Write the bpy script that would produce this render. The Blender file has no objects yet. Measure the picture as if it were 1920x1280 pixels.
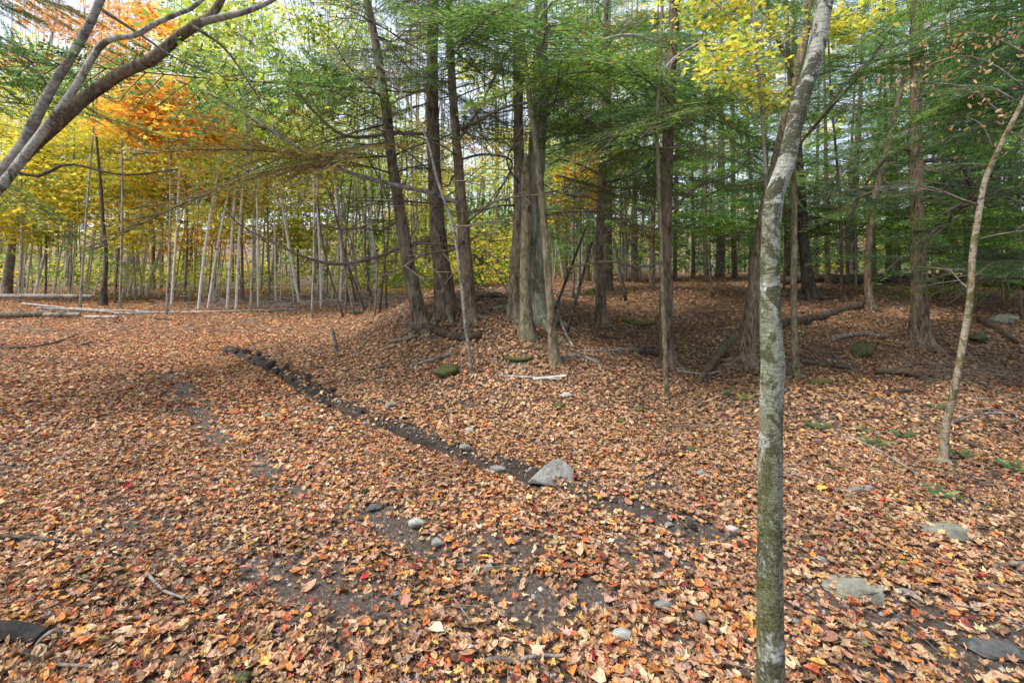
import bpy, math, random
import numpy as np
from mathutils import Vector

# ------------------------------------------------------------------ camera, sky, sun, exposure
SC = bpy.context.scene
COL = SC.collection
FPX, HORIZ, CAMZ = 880.0, 500.0, 1.5          # focal length and horizon row in photo pixels (1920 wide), eye height
cam = bpy.data.cameras.new('camera'); cam_ob = bpy.data.objects.new('camera', cam); COL.objects.link(cam_ob)
cam_ob.location = (0, 0, CAMZ); cam_ob.rotation_euler = (math.radians(90), 0, 0)
cam.sensor_width = 36.0; cam.lens = FPX / 1920 * 36.0
cam.shift_y = -(640 - HORIZ) / 1920
cam.clip_start = 0.05; cam.clip_end = 900
SC.camera = cam_ob

SUN_EL, SUN_AZ = 56.0, -115.0                 # degrees; azimuth measured from +Y towards +X (behind the camera, to its left)
world = bpy.data.worlds.new('World'); SC.world = world; world.use_nodes = True
wn = world.node_tree.nodes; wl = world.node_tree.links
bg = wn['Background']
sky = wn.new('ShaderNodeTexSky'); sky.sky_type = 'NISHITA'; sky.sun_disc = False
sky.sun_elevation = math.radians(SUN_EL); sky.sun_rotation = math.radians(SUN_AZ)
sky.air_density = 1.0; sky.dust_density = 2.5; sky.ozone_density = 1.0
wm = wn.new('ShaderNodeMix'); wm.data_type = 'RGBA'; wm.inputs['Factor'].default_value = 0.62
wm.inputs[7].default_value = (6.2, 6.8, 7.9, 1)     # thin even cloud veil over the clear sky
wl.new(sky.outputs[0], wm.inputs[6]); wl.new(wm.outputs[2], bg.inputs['Color'])
bg.inputs['Strength'].default_value = 0.10
sun = bpy.data.lights.new('sun', 'SUN'); sun.energy = 2.5; sun.angle = math.radians(18); sun.color = (1.0, 0.94, 0.85)
sun_ob = bpy.data.objects.new('sun', sun); COL.objects.link(sun_ob)
_a, _e = math.radians(SUN_AZ), math.radians(SUN_EL)
_d = Vector((math.sin(_a) * math.cos(_e), math.cos(_a) * math.cos(_e), math.sin(_e)))
sun_ob.rotation_euler = _d.to_track_quat('Z', 'Y').to_euler(); sun_ob.location = (-6, -8, 14)
SC.view_settings.view_transform = 'Standard'; SC.view_settings.look = 'None'
SC.view_settings.gamma = 1.0; SC.view_settings.exposure = 1.16
SC.cycles.max_bounces = 4; SC.cycles.diffuse_bounces = 2; SC.cycles.transmission_bounces = 2; SC.cycles.glossy_bounces = 1

# ------------------------------------------------------------------ small helpers
RNG = np.random.default_rng(11)
random.seed(5)

def s2l(c):
    return tuple(((x / 255) / 12.92 if x / 255 <= .04045 else ((x / 255 + .055) / 1.055) ** 2.4) for x in c)

def ss(a, b, x):
    t = np.clip((np.asarray(x, float) - a) / (b - a), 0, 1)
    return t * t * (3 - 2 * t)

def _hash(ix, iy, seed):
    n = (ix.astype(np.int64) * 374761393 + iy.astype(np.int64) * 668265263 + seed * 1442695041) & 0xFFFFFFFF
    n = ((n ^ (n >> 13)) * 1274126177) & 0xFFFFFFFF
    return ((n ^ (n >> 16)) & 0xFFFFFF) / float(0xFFFFFF)

def vnoise(x, y, seed=0):
    x = np.asarray(x, float); y = np.asarray(y, float)
    ix = np.floor(x); iy = np.floor(y); fx = x - ix; fy = y - iy
    fx = fx * fx * (3 - 2 * fx); fy = fy * fy * (3 - 2 * fy)
    a = _hash(ix, iy, seed); b = _hash(ix + 1, iy, seed); c = _hash(ix, iy + 1, seed); d = _hash(ix + 1, iy + 1, seed)
    return a + (b - a) * fx + (c - a) * fy + (a - b - c + d) * fx * fy

def fbm(x, y, seed=0, octaves=3):
    s, a, t = 0, 1.0, 0
    for k in range(octaves):
        s = s + a * (vnoise(x * 2 ** k, y * 2 ** k, seed + k * 17) - .5); t += a; a *= .5
    return s / t * 2

# terrain ----------------------------------------------------------
EDGE_Y = np.array([-8, 1.5, 2.69, 3.47, 4.26, 5.39, 8, 10, 13, 18, 26, 60.])
EDGE_X = np.array([6, 2.4, 1.04, .16, -.97, -2.2, -3.6, -4.2, -4.4, -3.6, -2.5, 0.])

def flat_px(u, v):
    y = CAMZ * FPX / (v - HORIZ); return ((u - 960) / FPX * y, y)

FURROW = np.array([flat_px(*p) for p in [(425, 652), (520, 700), (600, 745), (680, 785), (760, 812), (860, 850), (960, 882), (1060, 920), (1180, 955), (1300, 1004)]])
TRACK = np.array([flat_px(*p) for p in [(300, 690), (340, 730), (400, 812), (470, 862), (540, 905), (700, 960), (800, 1030), (900, 1110), (1000, 1200), (1120, 1300)]])
TRACK2 = np.array([flat_px(*p) for p in [(300, 1010), (420, 1060), (560, 1100), (700, 1170)]])

def poly_dist(x, y, P):
    best = np.full(np.shape(x), 1e9); side = np.zeros(np.shape(x))
    for a, b in zip(P[:-1], P[1:]):
        d = b - a; L = float(d @ d)
        t = np.clip(((x - a[0]) * d[0] + (y - a[1]) * d[1]) / L, 0, 1)
        dx = x - a[0] - t * d[0]; dy = y - a[1] - t * d[1]
        r = np.hypot(dx, dy); sd = np.sign(d[0] * dy - d[1] * dx)
        m = r < best; best = np.where(m, r, best); side = np.where(m, sd, side)
    return best, side

def height(x, y):
    x = np.asarray(x, float); y = np.asarray(y, float)
    d = x - np.interp(y, EDGE_Y, EDGE_X)
    s = ss(0.1, 2.9, d)
    centre = .95 * ss(4.2, 9.3, y) - .75 * ss(10.4, 15, y)
    right = .80 * ss(5, 14, y) + .28 * ss(14, 40, y)
    h = s * (centre + (right - centre) * ss(-.4, 2.6, x))
    h = h + .25 * ss(22, 45, y) * (1 - s) + 11 * ss(46, 135, y)
    h = h + (.07 * fbm(x / 1.7, y / 1.7, 3, 2) + .025 * fbm(x / .45, y / .45, 9, 2)) * (.6 + 1.5 * s)
    r, sd = poly_dist(x, y, FURROW)
    fade = .35 + .65 * ss(2.9, 3.6, y)
    lump = (.1 + 1.5 * fbm(x / .2, y / .2, 77, 3) ** 2 * 2 + .5 * vnoise(x / .3, y / .3, 79)) * fade
    h = h + np.where(sd > 0, .060 * lump * np.exp(-((r - .08) / .075) ** 2), -.03 * fade * np.exp(-((r - .04) / .06) ** 2))
    r2, _ = poly_dist(x, y, TRACK)
    h = h - .035 * np.exp(-(r2 / .16) ** 2)
    return h

def gz(x, y):
    return float(height(np.array([x]), np.array([y]))[0])

_YS = np.concatenate([np.arange(.9, 12, .01), np.arange(12, 70, .05)])

def gp(u, v):
    """the ground point seen at photo pixel (u, v)"""
    xs = (u - 960) / FPX * _YS; zs = CAMZ - (v - HORIZ) / FPX * _YS
    hit = np.nonzero(zs <= height(xs, _YS))[0]
    k = hit[0] if len(hit) else len(_YS) - 1
    return Vector((xs[k], _YS[k], gz(xs[k], _YS[k])))

def P(u, v, Y):
    return Vector(((u - 960) / FPX * Y, Y, CAMZ - (v - HORIZ) / FPX * Y))

# mesh -------------------------------------------------------------
class MB:
    def __init__(s): s.v = []; s.t = []; s.c = []; s.n = 0
    def add(s, V, T, C=None):
        V = np.asarray(V, float).reshape(-1, 3); T = np.asarray(T, np.int64).reshape(-1, 3)
        s.v.append(V); s.t.append(T + s.n); s.n += len(V)
        s.c.append(np.ones((len(V), 3)) if C is None else np.broadcast_to(np.asarray(C, float), (len(V), 3)))
    def mesh(s, name, mat=None, smooth=True, col=False):
        V = np.concatenate(s.v); T = np.concatenate(s.t)
        me = bpy.data.meshes.new(name)
        me.vertices.add(len(V)); me.vertices.foreach_set('co', V.astype(np.float32).ravel())
        me.loops.add(len(T) * 3); me.loops.foreach_set('vertex_index', T.astype(np.int32).ravel())
        me.polygons.add(len(T)); me.polygons.foreach_set('loop_start', np.arange(0, len(T) * 3, 3, dtype=np.int32))
        me.polygons.foreach_set('use_smooth', np.full(len(T), smooth))
        if col:
            at = me.color_attributes.new('Col', 'FLOAT_COLOR', 'POINT')
            C = np.concatenate(s.c); at.data.foreach_set('color', np.concatenate([C, np.ones((len(C), 1))], 1).astype(np.float32).ravel())
        me.update(calc_edges=True); me.validate()
        if mat: me.materials.append(mat)
        return me

def link(name, data, parent=None, loc=None, rot=None, sc=None):
    o = bpy.data.objects.new(name, data); COL.objects.link(o)
    if parent: o.parent = parent
    if loc is not None: o.location = loc
    if rot is not None: o.rotation_euler = rot
    if sc is not None: o.scale = (sc, sc, sc) if np.isscalar(sc) else sc
    return o

def tag(o, label=None, cat=None, group=None, kind=None):
    if label: o['label'] = label
    if cat: o['category'] = cat
    if group: o['group'] = group
    if kind: o['kind'] = kind
    return o

def spline(pts, n):
    """Catmull-Rom through rows of numbers, n samples"""
    p = np.asarray(pts, float)
    p = np.vstack([2 * p[0] - p[1], p, 2 * p[-1] - p[-2]])
    seg = np.linalg.norm(np.diff(p[1:-1, :3], axis=0), axis=1); cum = np.concatenate([[0], np.cumsum(seg)])
    q = np.linspace(0, cum[-1], n); out = []
    for d in q:
        k = min(np.searchsorted(cum, d, 'right') - 1, len(seg) - 1); t = (d - cum[k]) / max(seg[k], 1e-9)
        a, b, c, e = p[k], p[k + 1], p[k + 2], p[k + 3]
        out.append(.5 * (2 * b + (c - a) * t + (2 * a - 5 * b + 4 * c - e) * t ** 2 + (3 * b - a - 3 * c + e) * t ** 3))
    return np.array(out)

def tube(path, rad, segs=6, ridge=0.0, freq=9, seed=0, lump=0.0, cap=True, zs=3.0, lobes=None):
    """a tapered tube along path; ridge = bark relief as a share of the radius"""
    path = np.asarray(path, float); n = len(path); rad = np.broadcast_to(np.asarray(rad, float), n)
    tan = np.gradient(path, axis=0); tan /= np.linalg.norm(tan, axis=1)[:, None] + 1e-12
    t0 = tan[0]; ref = np.array([1., 0, 0]) if abs(t0[0]) < .8 else np.array([0, 1., 0])
    u = ref - t0 * (ref @ t0); u /= np.linalg.norm(u)
    U = np.zeros((n, 3)); U[0] = u
    for i in range(1, n):
        u = u - tan[i] * (u @ tan[i]); u /= np.linalg.norm(u) + 1e-12; U[i] = u
    W = np.cross(tan, U)
    th = np.linspace(0, 2 * np.pi, segs, endpoint=False)
    length = np.concatenate([[0], np.cumsum(np.linalg.norm(np.diff(path, axis=0), axis=1))])
    r = np.repeat(rad[:, None], segs, 1)
    if ridge or lump:
        A, L = np.meshgrid(th, length)
        ca, sa = np.cos(A), np.sin(A)
        if ridge:
            w = vnoise(ca * freq / 2 + 31 + .3 * L, sa * freq / 2 + L * zs + 7, seed) + .6 * vnoise(ca * freq + 5, sa * freq + L * zs * 2.3, seed + 3)
            r = r * (1 + ridge * (w - .8))
        if lump:
            w = vnoise(ca + 11 + L * 1.3, sa + L * 1.7, seed + 5) - .5 + .5 * (vnoise(ca * 2 + L * 4, sa * 2 + L * 4, seed + 8) - .5)
            r = r * (1 + lump * w)
    if lobes is not None:
        A, L = np.meshgrid(th, length)
        r = r * (1 + lobes[:, None] * (.5 + .5 * np.cos(A * 5 + 1.7 * np.sin(A + seed))) )
    V = path[:, None] + r[:, :, None] * (np.cos(th)[None, :, None] * U[:, None] + np.sin(th)[None, :, None] * W[:, None])
    V = V.reshape(-1, 3); T = []
    i, j = np.meshgrid(np.arange(n - 1), np.arange(segs), indexing='ij')
    a = i * segs + j; b = i * segs + (j + 1) % segs; c = a + segs; d = b + segs
    T = np.concatenate([np.stack([a, b, d], -1).reshape(-1, 3), np.stack([a, d, c], -1).reshape(-1, 3)])
    if cap:
        V = np.vstack([V, path[0], path[-1]]); k = n * segs
        jj = np.arange(segs); jn = (jj + 1) % segs
        T = np.concatenate([T, np.stack([np.full(segs, k), jn, jj], -1), np.stack([np.full(segs, k + 1), (n - 1) * segs + jj, (n - 1) * segs + jn], -1)])
    return V, T

# ------------------------------------------------------------------ materials
def new_mat(name):
    m = bpy.data.materials.new(name); m.use_nodes = True
    nt = m.node_tree; return m, nt, nt.nodes['Principled BSDF'], nt.nodes['Material Output']

def N(nt, typ, **kw):
    n = nt.nodes.new(typ)
    for k, v in kw.items(): setattr(n, k, v)
    return n

def ramp(nt, stops, fac, interp='LINEAR'):
    r = N(nt, 'ShaderNodeValToRGB'); e = r.color_ramp; e.interpolation = interp
    while len(e.elements) < len(stops): e.elements.new(.5)
    for el, (p, c) in zip(e.elements, stops): el.position = p; el.color = (*c[:3], 1)
    nt.links.new(fac, r.inputs[0]); return r.outputs[0]

def mixc(nt, fac, a, b, blend='MIX'):
    m = N(nt, 'ShaderNodeMix', data_type='RGBA', blend_type=blend)
    for i, x in ((0, fac), (6, a), (7, b)):
        if hasattr(x, 'is_linked'): nt.links.new(x, m.inputs[i])
        else: m.inputs[i].default_value = x if np.isscalar(x) else (*x[:3], 1)
    return m.outputs[2]

def noise(nt, vec, scale, detail=5, rough=.6, dist=0):
    n = N(nt, 'ShaderNodeTexNoise'); n.inputs['Scale'].default_value = scale; n.inputs['Detail'].default_value = detail
    n.inputs['Roughness'].default_value = rough; n.inputs['Distortion'].default_value = dist
    nt.links.new(vec, n.inputs['Vector']); return n.outputs[0]

def mapped(nt, scale, coord='Object'):
    tc = N(nt, 'ShaderNodeTexCoord'); mp = N(nt, 'ShaderNodeMapping'); mp.inputs['Scale'].default_value = scale
    nt.links.new(tc.outputs[coord], mp.inputs[0]); return mp.outputs[0]

def bump(nt, bs, h, strength, dist=.02):
    b = N(nt, 'ShaderNodeBump'); b.inputs['Strength'].default_value = strength; b.inputs['Distance'].default_value = dist
    nt.links.new(h, b.inputs['Height']); nt.links.new(b.outputs[0], bs.inputs['Normal'])

def bark(name, dark, mid, light, sxy=28, sz=7, moss=0.0, mosscol=(.06, .075, .02), b=.9):
    m, nt, bs, _ = new_mat(name)
    v = mapped(nt, (sxy, sxy, sz)); n1 = noise(nt, v, 1, 7, .72, .5)
    c = ramp(nt, [(.37, dark), (.49, mid), (.61, light)], n1)
    v2 = mapped(nt, (5, 5, 2.2)); n2 = noise(nt, v2, 1, 3)
    c = mixc(nt, ramp(nt, [(.42, (0, 0, 0)), (.75, (.55, .55, .55))], n2), c, tuple(x * 1.35 for x in light))
    if moss:
        n3 = noise(nt, mapped(nt, (4, 4, 1.6)), 1, 5, .7)
        c = mixc(nt, ramp(nt, [(.62 - moss * .4, (0, 0, 0)), (.78 - moss * .3, (.85, .85, .85))], n3), c, mosscol)
    nt.links.new(c, bs.inputs['Base Color']); bs.inputs['Roughness'].default_value = .9; bs.inputs['Specular IOR Level'].default_value = .2
    bump(nt, bs, n1, b, .025); return m

def birch_bark(name, white, grey, dark, moss, mosscol, s=1.0, fade=None):
    """peeling horizontal bands, dark dashes, lichen and moss"""
    m, nt, bs, _ = new_mat(name)
    def nz(x, z, d=6, r=.72, w=.6): return noise(nt, mapped(nt, (x * s, x * s, z * s)), 1, d, r, w)
    band = nz(5, 34); fine = nz(30, 80, 6, .8, 1.5); blotch = nz(3.4, 3.0, 7, .78, .8); broad = nz(1.5, 1.0, 6, .75, .4); dash = nz(9, 110, 3, .6, .2)
    mx = N(nt, 'ShaderNodeMath', operation='MULTIPLY_ADD'); mx.inputs[1].default_value = .5; nt.links.new(fine, mx.inputs[0])
    hb = N(nt, 'ShaderNodeMath', operation='MULTIPLY'); hb.inputs[1].default_value = .5; nt.links.new(band, hb.inputs[0]); nt.links.new(hb.outputs[0], mx.inputs[2]); tex = mx.outputs[0]
    c = ramp(nt, [(.37, dark), (.43, grey), (.49, tuple(.5 * (a + b) for a, b in zip(white, grey))), (.56, white)], tex)
    c = mixc(nt, ramp(nt, [(.54, (0, 0, 0)), (.60, (.85, .85, .85))], broad), c, white)
    c = mixc(nt, ramp(nt, [(.495 if fade else .56, (0, 0, 0)), (.525 if fade else .60, (.9, .9, .9))], blotch), c, tuple(x * 1.2 for x in dark))
    c = mixc(nt, ramp(nt, [(.60, (0, 0, 0)), (.64, (.8, .8, .8))], dash), c, dark)
    if moss > 0:
        mk = ramp(nt, [(.50 - moss * .12, (0, 0, 0)), (.58 - moss * .12, (1, 1, 1))], nz(2.4, 1.5, 7, .8, .6))
        if fade:
            tc = N(nt, 'ShaderNodeTexCoord'); sx = N(nt, 'ShaderNodeSeparateXYZ'); nt.links.new(tc.outputs['Object'], sx.inputs[0])
            mr = N(nt, 'ShaderNodeMapRange'); mr.inputs[1].default_value = fade[0]; mr.inputs[2].default_value = fade[1]
            mr.inputs[3].default_value = 1.0; mr.inputs[4].default_value = .42; nt.links.new(sx.outputs[2], mr.inputs[0])
            mr2 = N(nt, 'ShaderNodeMapRange'); mr2.inputs[1].default_value = -.03; mr2.inputs[2].default_value = .05   # thicker moss on the left side of the stem
            mr2.inputs[3].default_value = 1; mr2.inputs[4].default_value = .55; nt.links.new(sx.outputs[0], mr2.inputs[0])
            mm = N(nt, 'ShaderNodeMath', operation='MULTIPLY'); nt.links.new(mr.outputs[0], mm.inputs[0]); nt.links.new(mr2.outputs[0], mm.inputs[1])
            mk = mixc(nt, 1.0, mk, mm.outputs[0], 'MULTIPLY')
        mc = ramp(nt, [(.45, tuple(x * .22 for x in mosscol)), (.50, tuple(x * .75 for x in mosscol)), (.60, tuple(x * 1.9 for x in mosscol))], fine)
        c = mixc(nt, mk, c, mc)
    nt.links.new(c, bs.inputs['Base Color']); bs.inputs['Roughness'].default_value = .85; bs.inputs['Specular IOR Level'].default_value = .25
    ad = N(nt, 'ShaderNodeMath', operation='ADD'); nt.links.new(tex, ad.inputs[0]); nt.links.new(blotch, ad.inputs[1])
    bump(nt, bs, ad.outputs[0], 1.0, .02); return m

def leaf_mat(name, attr=True, trans=.3, rough=.55, objcol=False, col=(.1, .1, .1), var=.25, scale=40):
    m, nt, bs, out = new_mat(name)
    if objcol: c = N(nt, 'ShaderNodeObjectInfo').outputs['Color']
    elif attr: c = N(nt, 'ShaderNodeVertexColor', layer_name='Col').outputs[0]
    else:
        n = N(nt, 'ShaderNodeRGB'); n.outputs[0].default_value = (*col, 1); c = n.outputs[0]
    if var:
        n1 = noise(nt, mapped(nt, (scale,) * 3), 1, 2)
        g = ramp(nt, [(.3, (1 - var,) * 3), (.7, (1 + var,) * 3)], n1)
        c = mixc(nt, 1.0, c, g, 'MULTIPLY')
    nt.links.new(c, bs.inputs['Base Color']); bs.inputs['Roughness'].default_value = rough; bs.inputs['Specular IOR Level'].default_value = .3
    if trans:
        tr = N(nt, 'ShaderNodeBsdfTranslucent'); nt.links.new(c, tr.inputs[0])
        mx = N(nt, 'ShaderNodeMixShader'); mx.inputs[0].default_value = trans
        nt.links.new(bs.outputs[0], mx.inputs[1]); nt.links.new(tr.outputs[0], mx.inputs[2]); nt.links.new(mx.outputs[0], out.inputs[0])
    return m

def stone_mat(name, a, b, scale=14, moss=0):
    m, nt, bs, _ = new_mat(name)
    n1 = noise(nt, mapped(nt, (scale,) * 3), 1, 8, .7, .3); c = ramp(nt, [(.3, a), (.68, b)], n1)
    n2 = noise(nt, mapped(nt, (scale * .4,) * 3), 1, 4)
    if moss: c = mixc(nt, ramp(nt, [(.5 - moss * .16, (0, 0, 0)), (.58 - moss * .16, (.95, .95, .95))], n2), c, ramp(nt, [(.35, (.022, .026, .007)), (.65, (.12, .13, .025))], noise(nt, mapped(nt, (90,) * 3), 1, 4)))
    else: c = mixc(nt, ramp(nt, [(.5, (0, 0, 0)), (.6, (.75, .75, .75))], n2), c, tuple(x * .55 for x in a))
    nt.links.new(c, bs.inputs['Base Color']); bs.inputs['Roughness'].default_value = .85; bump(nt, bs, n1, .9, .03); return m

M = {}
M['hemlock'] = bark('hemlock_bark', (.028, .020, .015), (.115, .090, .060), (.27, .222, .155))
M['hemlock_red'] = bark('reddish_bark', (.034, .021, .014), (.125, .090, .058), (.29, .22, .145), 32, 7)
M['hemlock_moss'] = bark('mossy_brown_bark', (.03, .022, .012), (.10, .072, .046), (.20, .155, .11), moss=.10)
M['oak'] = bark('oak_bark', (.02, .02, .016), (.15, .148, .10), (.33, .325, .235), 30, 2.0, moss=.12, mosscol=(.10, .12, .07), b=1.0)
M['moss_thin'] = bark('lichen_bark', (.045, .035, .018), (.14, .115, .07), (.25, .215, .14), 22, 9, moss=.22, mosscol=(.11, .105, .035))
M['smooth_grey'] = bark('smooth_grey_bark', (.05, .043, .036), (.15, .135, .115), (.30, .275, .24), 14, 18, b=.6)
M['dark_bark'] = bark('dark_wet_bark', (.018, .014, .012), (.055, .042, .034), (.12, .10, .08), 20, 6)
M['deadtwig'] = bark('dead_twig_bark', (.045, .036, .03), (.11, .088, .07), (.20, .17, .14), 30, 30, b=.3)
M['pole'] = bark('grey_pole_bark', (.09, .075, .06), (.22, .195, .16), (.38, .35, .30), 9, 6, b=.4)
M['pole_dark'] = bark('dim_pole_bark', (.05, .04, .034), (.13, .105, .085), (.24, .205, .165), 10, 6, b=.5)
M['birch_main'] = birch_bark('mossy_birch_bark', (.68, .70, .64), (.30, .29, .23), (.030, .028, .018), .75, (.14, .145, .05), 3.0, (.0, 2.6))
M['birch_bright'] = birch_bark('white_birch_bark', (.74, .71, .64), (.46, .43, .37), (.10, .085, .07), -.3, (.2, .2, .1), .9)
M['birch_lean'] = birch_bark('rusty_birch_bark', (.42, .36, .27), (.21, .15, .10), (.05, .035, .025), .2, (.13, .12, .04), 2.8)
M['birch_lean_pale'] = birch_bark('grey_birch_bark', (.50, .48, .43), (.30, .28, .24), (.08, .07, .055), .1, (.12, .12, .06), 2.2)
M['log'] = bark('weathered_log', (.06, .05, .04), (.17, .145, .12), (.33, .30, .27), 12, 12)
M['log_pale'] = bark('bleached_pole', (.11, .10, .09), (.25, .235, .215), (.42, .40, .37), 10, 10, b=.5)
M['rotten'] = bark('rotten_log', (.016, .012, .010), (.06, .042, .03), (.13, .095, .07), 16, 16, moss=.18, mosscol=(.07, .085, .02))
M['mossy_log'] = bark('mossy_log', (.03, .024, .015), (.09, .07, .045), (.17, .14, .10), 14, 14, moss=.75, mosscol=(.085, .10, .016))
M['cutwood'] = bark('cut_wood', (.20, .13, .08), (.34, .24, .15), (.45, .34, .23), 20, 20, b=.3)
M['stone'] = stone_mat('grey_stone', (.13, .125, .115), (.34, .335, .31), 20)
M['stone_pale'] = stone_mat('pale_stone', (.28, .28, .25), (.50, .50, .45))
M['stone_brown'] = stone_mat('brown_stone', (.14, .11, .085), (.28, .23, .185))
M['stone_green'] = stone_mat('greenish_slab', (.13, .132, .10), (.30, .30, .235))
M['black_wood'] = stone_mat('black_wood', (.007, .006, .005), (.035, .028, .023), 24)
M['stone_dark'] = stone_mat('dark_slate', (.055, .055, .056), (.15, .15, .15), 22)
M['moss'] = stone_mat('moss_rock', (.05, .048, .04), (.13, .12, .10), 14, .9)
M['mud'] = stone_mat('wet_mud', (.026, .020, .016), (.095, .076, .062), 45)
M['litter'] = leaf_mat('leaf_litter', trans=.12, var=.4, scale=75)
M['fallen'] = leaf_mat('fallen_leaf', objcol=True, trans=.12, var=.42, scale=4)
M['leaf'] = leaf_mat('living_leaf', trans=.55, var=0, scale=12)
M['needle'] = leaf_mat('hemlock_needle', attr=True, trans=.42, var=0)
M['fern'] = leaf_mat('fern_frond', attr=True, trans=.3, var=.2, scale=10)

# ground material: gravelly soil, with a far cover of small leaf flecks where single leaves can no longer be told apart
def ground_mat():
    m, nt, bs, _ = new_mat('forest_soil')
    v = mapped(nt, (1, 1, 1))
    n1 = noise(nt, v, 55, 8, .75); n2 = noise(nt, v, 3.2, 4)
    soil = ramp(nt, [(.33, (.060, .044, .035)), (.5, (.180, .140, .114)), (.66, (.37, .31, .265))], n1)
    soil = mixc(nt, ramp(nt, [(.45, (0, 0, 0)), (.7, (.6, .6, .6))], n2), soil, (.11, .084, .068))
    vor = N(nt, 'ShaderNodeTexVoronoi'); vor.inputs['Scale'].default_value = 13; nt.links.new(v, vor.inputs['Vector'])
    sp = N(nt, 'ShaderNodeSeparateColor'); nt.links.new(vor.outputs['Color'], sp.inputs[0])
    lf = ramp(nt, [(0, (.07, .042, .026)), (.25, (.19, .10, .055)), (.5, (.30, .17, .095)), (.72, (.40, .23, .12)), (.88, (.44, .20, .06)), (1, (.20, .06, .035))], sp.outputs[0])
    at = N(nt, 'ShaderNodeVertexColor', layer_name='Col')     # red channel: share of leaf cover, green channel: damp mud
    se = N(nt, 'ShaderNodeSeparateColor'); nt.links.new(at.outputs[0], se.inputs[0])
    c = mixc(nt, se.outputs[1], soil, ramp(nt, [(.38, (.014, .011, .009)), (.62, (.085, .066, .052))], n1))
    c = mixc(nt, se.outputs[0], c, lf)
    nt.links.new(c, bs.inputs['Base Color']); bs.inputs['Roughness'].default_value = .92; bs.inputs['Specular IOR Level'].default_value = .2
    bump(nt, bs, n1, 1.0, .05); return m
M['ground'] = ground_mat()

# ------------------------------------------------------------------ ground
def bare(x, y):
    """0 = closed leaf cover, 1 = bare earth"""
    b = np.zeros(np.shape(x))
    r, sd = poly_dist(x, y, FURROW); rr = r + .07 * fbm(x / .17, y / .17, 5, 2); b = np.maximum(b, np.where(sd > 0, np.exp(-(np.maximum(rr - .03, 0) / .14) ** 4), np.exp(-(np.maximum(rr, 0) / .085) ** 4)) * (.62 + .6 * vnoise(x / .24, y / .24, 6)) * (1.0))
    r, _ = poly_dist(x, y, TRACK); b = np.maximum(b, np.exp(-(r / .16) ** 2) * ss(.38, .62, vnoise(x / .38, y / .38, 21)) * .95)
    r, _ = poly_dist(x, y, TRACK2); b = np.maximum(b, np.exp(-(r / .2) ** 2) * ss(.35, .6, vnoise(x / .3, y / .3, 25)) * .9)
    for (u, v, rx, ry, k) in [(1110, 1120, .60, .45, .9), (1010, 1030, .55, .3, .75), (900, 1010, .4, .2, .7), (1330, 1240, .6, .3, .9), (1200, 1050, .5, .25, .6), (1500, 1240, .5, .25, .7), (600, 1010, .5, .2, .5), (1880, 1220, .5, .3, .7), (1620, 1130, .5, .25, .5), (230, 1000, .5, .25, .5), (450, 1100, .4, .2, .5), (930, 960, .6, .2, .4)]:
        cx, cy = flat_px(u, v)
        b = np.maximum(b, np.exp(-((x - cx) / rx) ** 2 - ((y - cy) / ry) ** 2) * ss(.32, .62, fbm(x / .35, y / .35, 41, 2) * .5 + .5) * k * 1.25)
    b = np.maximum(b, ss(.70, .86, vnoise(x / .5, y / .5, 61)) * .55)
    return np.clip(b, 0, 1)

def build_ground():
    ys = np.concatenate([np.arange(-8, .9, .3), np.exp(np.arange(math.log(.9), math.log(260), .0145))])
    ts = np.linspace(-1.9, 1.9, 250)
    Y, T_ = np.meshgrid(ys, ts, indexing='ij'); X = T_ * (np.maximum(Y, 0) + 1.6)
    X = np.where(Y < .9, T_ * 8 * .0 + X * (1 + (.9 - np.minimum(Y, .9)) * .35), X)
    Z = height(X, Y); B = bare(X, Y)
    n, m = Y.shape
    i, j = np.meshgrid(np.arange(n - 1), np.arange(m - 1), indexing='ij'); a = i * m + j
    T = np.concatenate([np.stack([a, a + 1, a + m + 1], -1).reshape(-1, 3), np.stack([a, a + m + 1, a + m], -1).reshape(-1, 3)])
    r, sd = poly_dist(X, Y, FURROW)
    mud = np.exp(-(r / .21) ** 4) * 1.0 * (.55 + .45 * vnoise(X / .1, Y / .1, 15)) * (.45 + .55 * ss(2.7, 3.6, Y))
    cover = np.clip(.25 + .6 * ss(5, 13, Y) - B - .62 * ss(24, 40, Y), 0, .9)
    mb = MB(); mb.add(np.stack([X, Y, Z], -1), T, np.stack([cover.ravel(), mud.ravel(), 0 * cover.ravel()], -1))
    o = link('ground', mb.mesh('ground', M['ground'], True, True)); tag(o, 'rolling forest floor of dark soil under fallen autumn leaves', kind='structure'); return o
GROUND = build_ground()

# ------------------------------------------------------------------ leaf shapes and the litter
def ring_leaf(outline, mid=True):
    o = np.array([(r * math.sin(math.radians(a)), r * math.cos(math.radians(a))) for a, r in outline]); n = len(o)
    V = [(0, 0)]; T = []
    if mid:
        V += [tuple(p * .52) for p in o] + [tuple(p) for p in o]
        for k in range(n):
            q = (k + 1) % n
            T += [(0, 1 + k, 1 + q), (1 + k, 1 + n + k, 1 + n + q), (1 + k, 1 + n + q, 1 + q)]
    else:
        V += [tuple(p) for p in o]
        T += [(0, 1 + k, 1 + (k + 1) % n) for k in range(n)]
    b = len(V)
    V += [(-.02, -.12), (.02, -.12), (.03, -.85)]; T += [(b, b + 2, b + 1)]
    return np.array(V), np.array(T)

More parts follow.
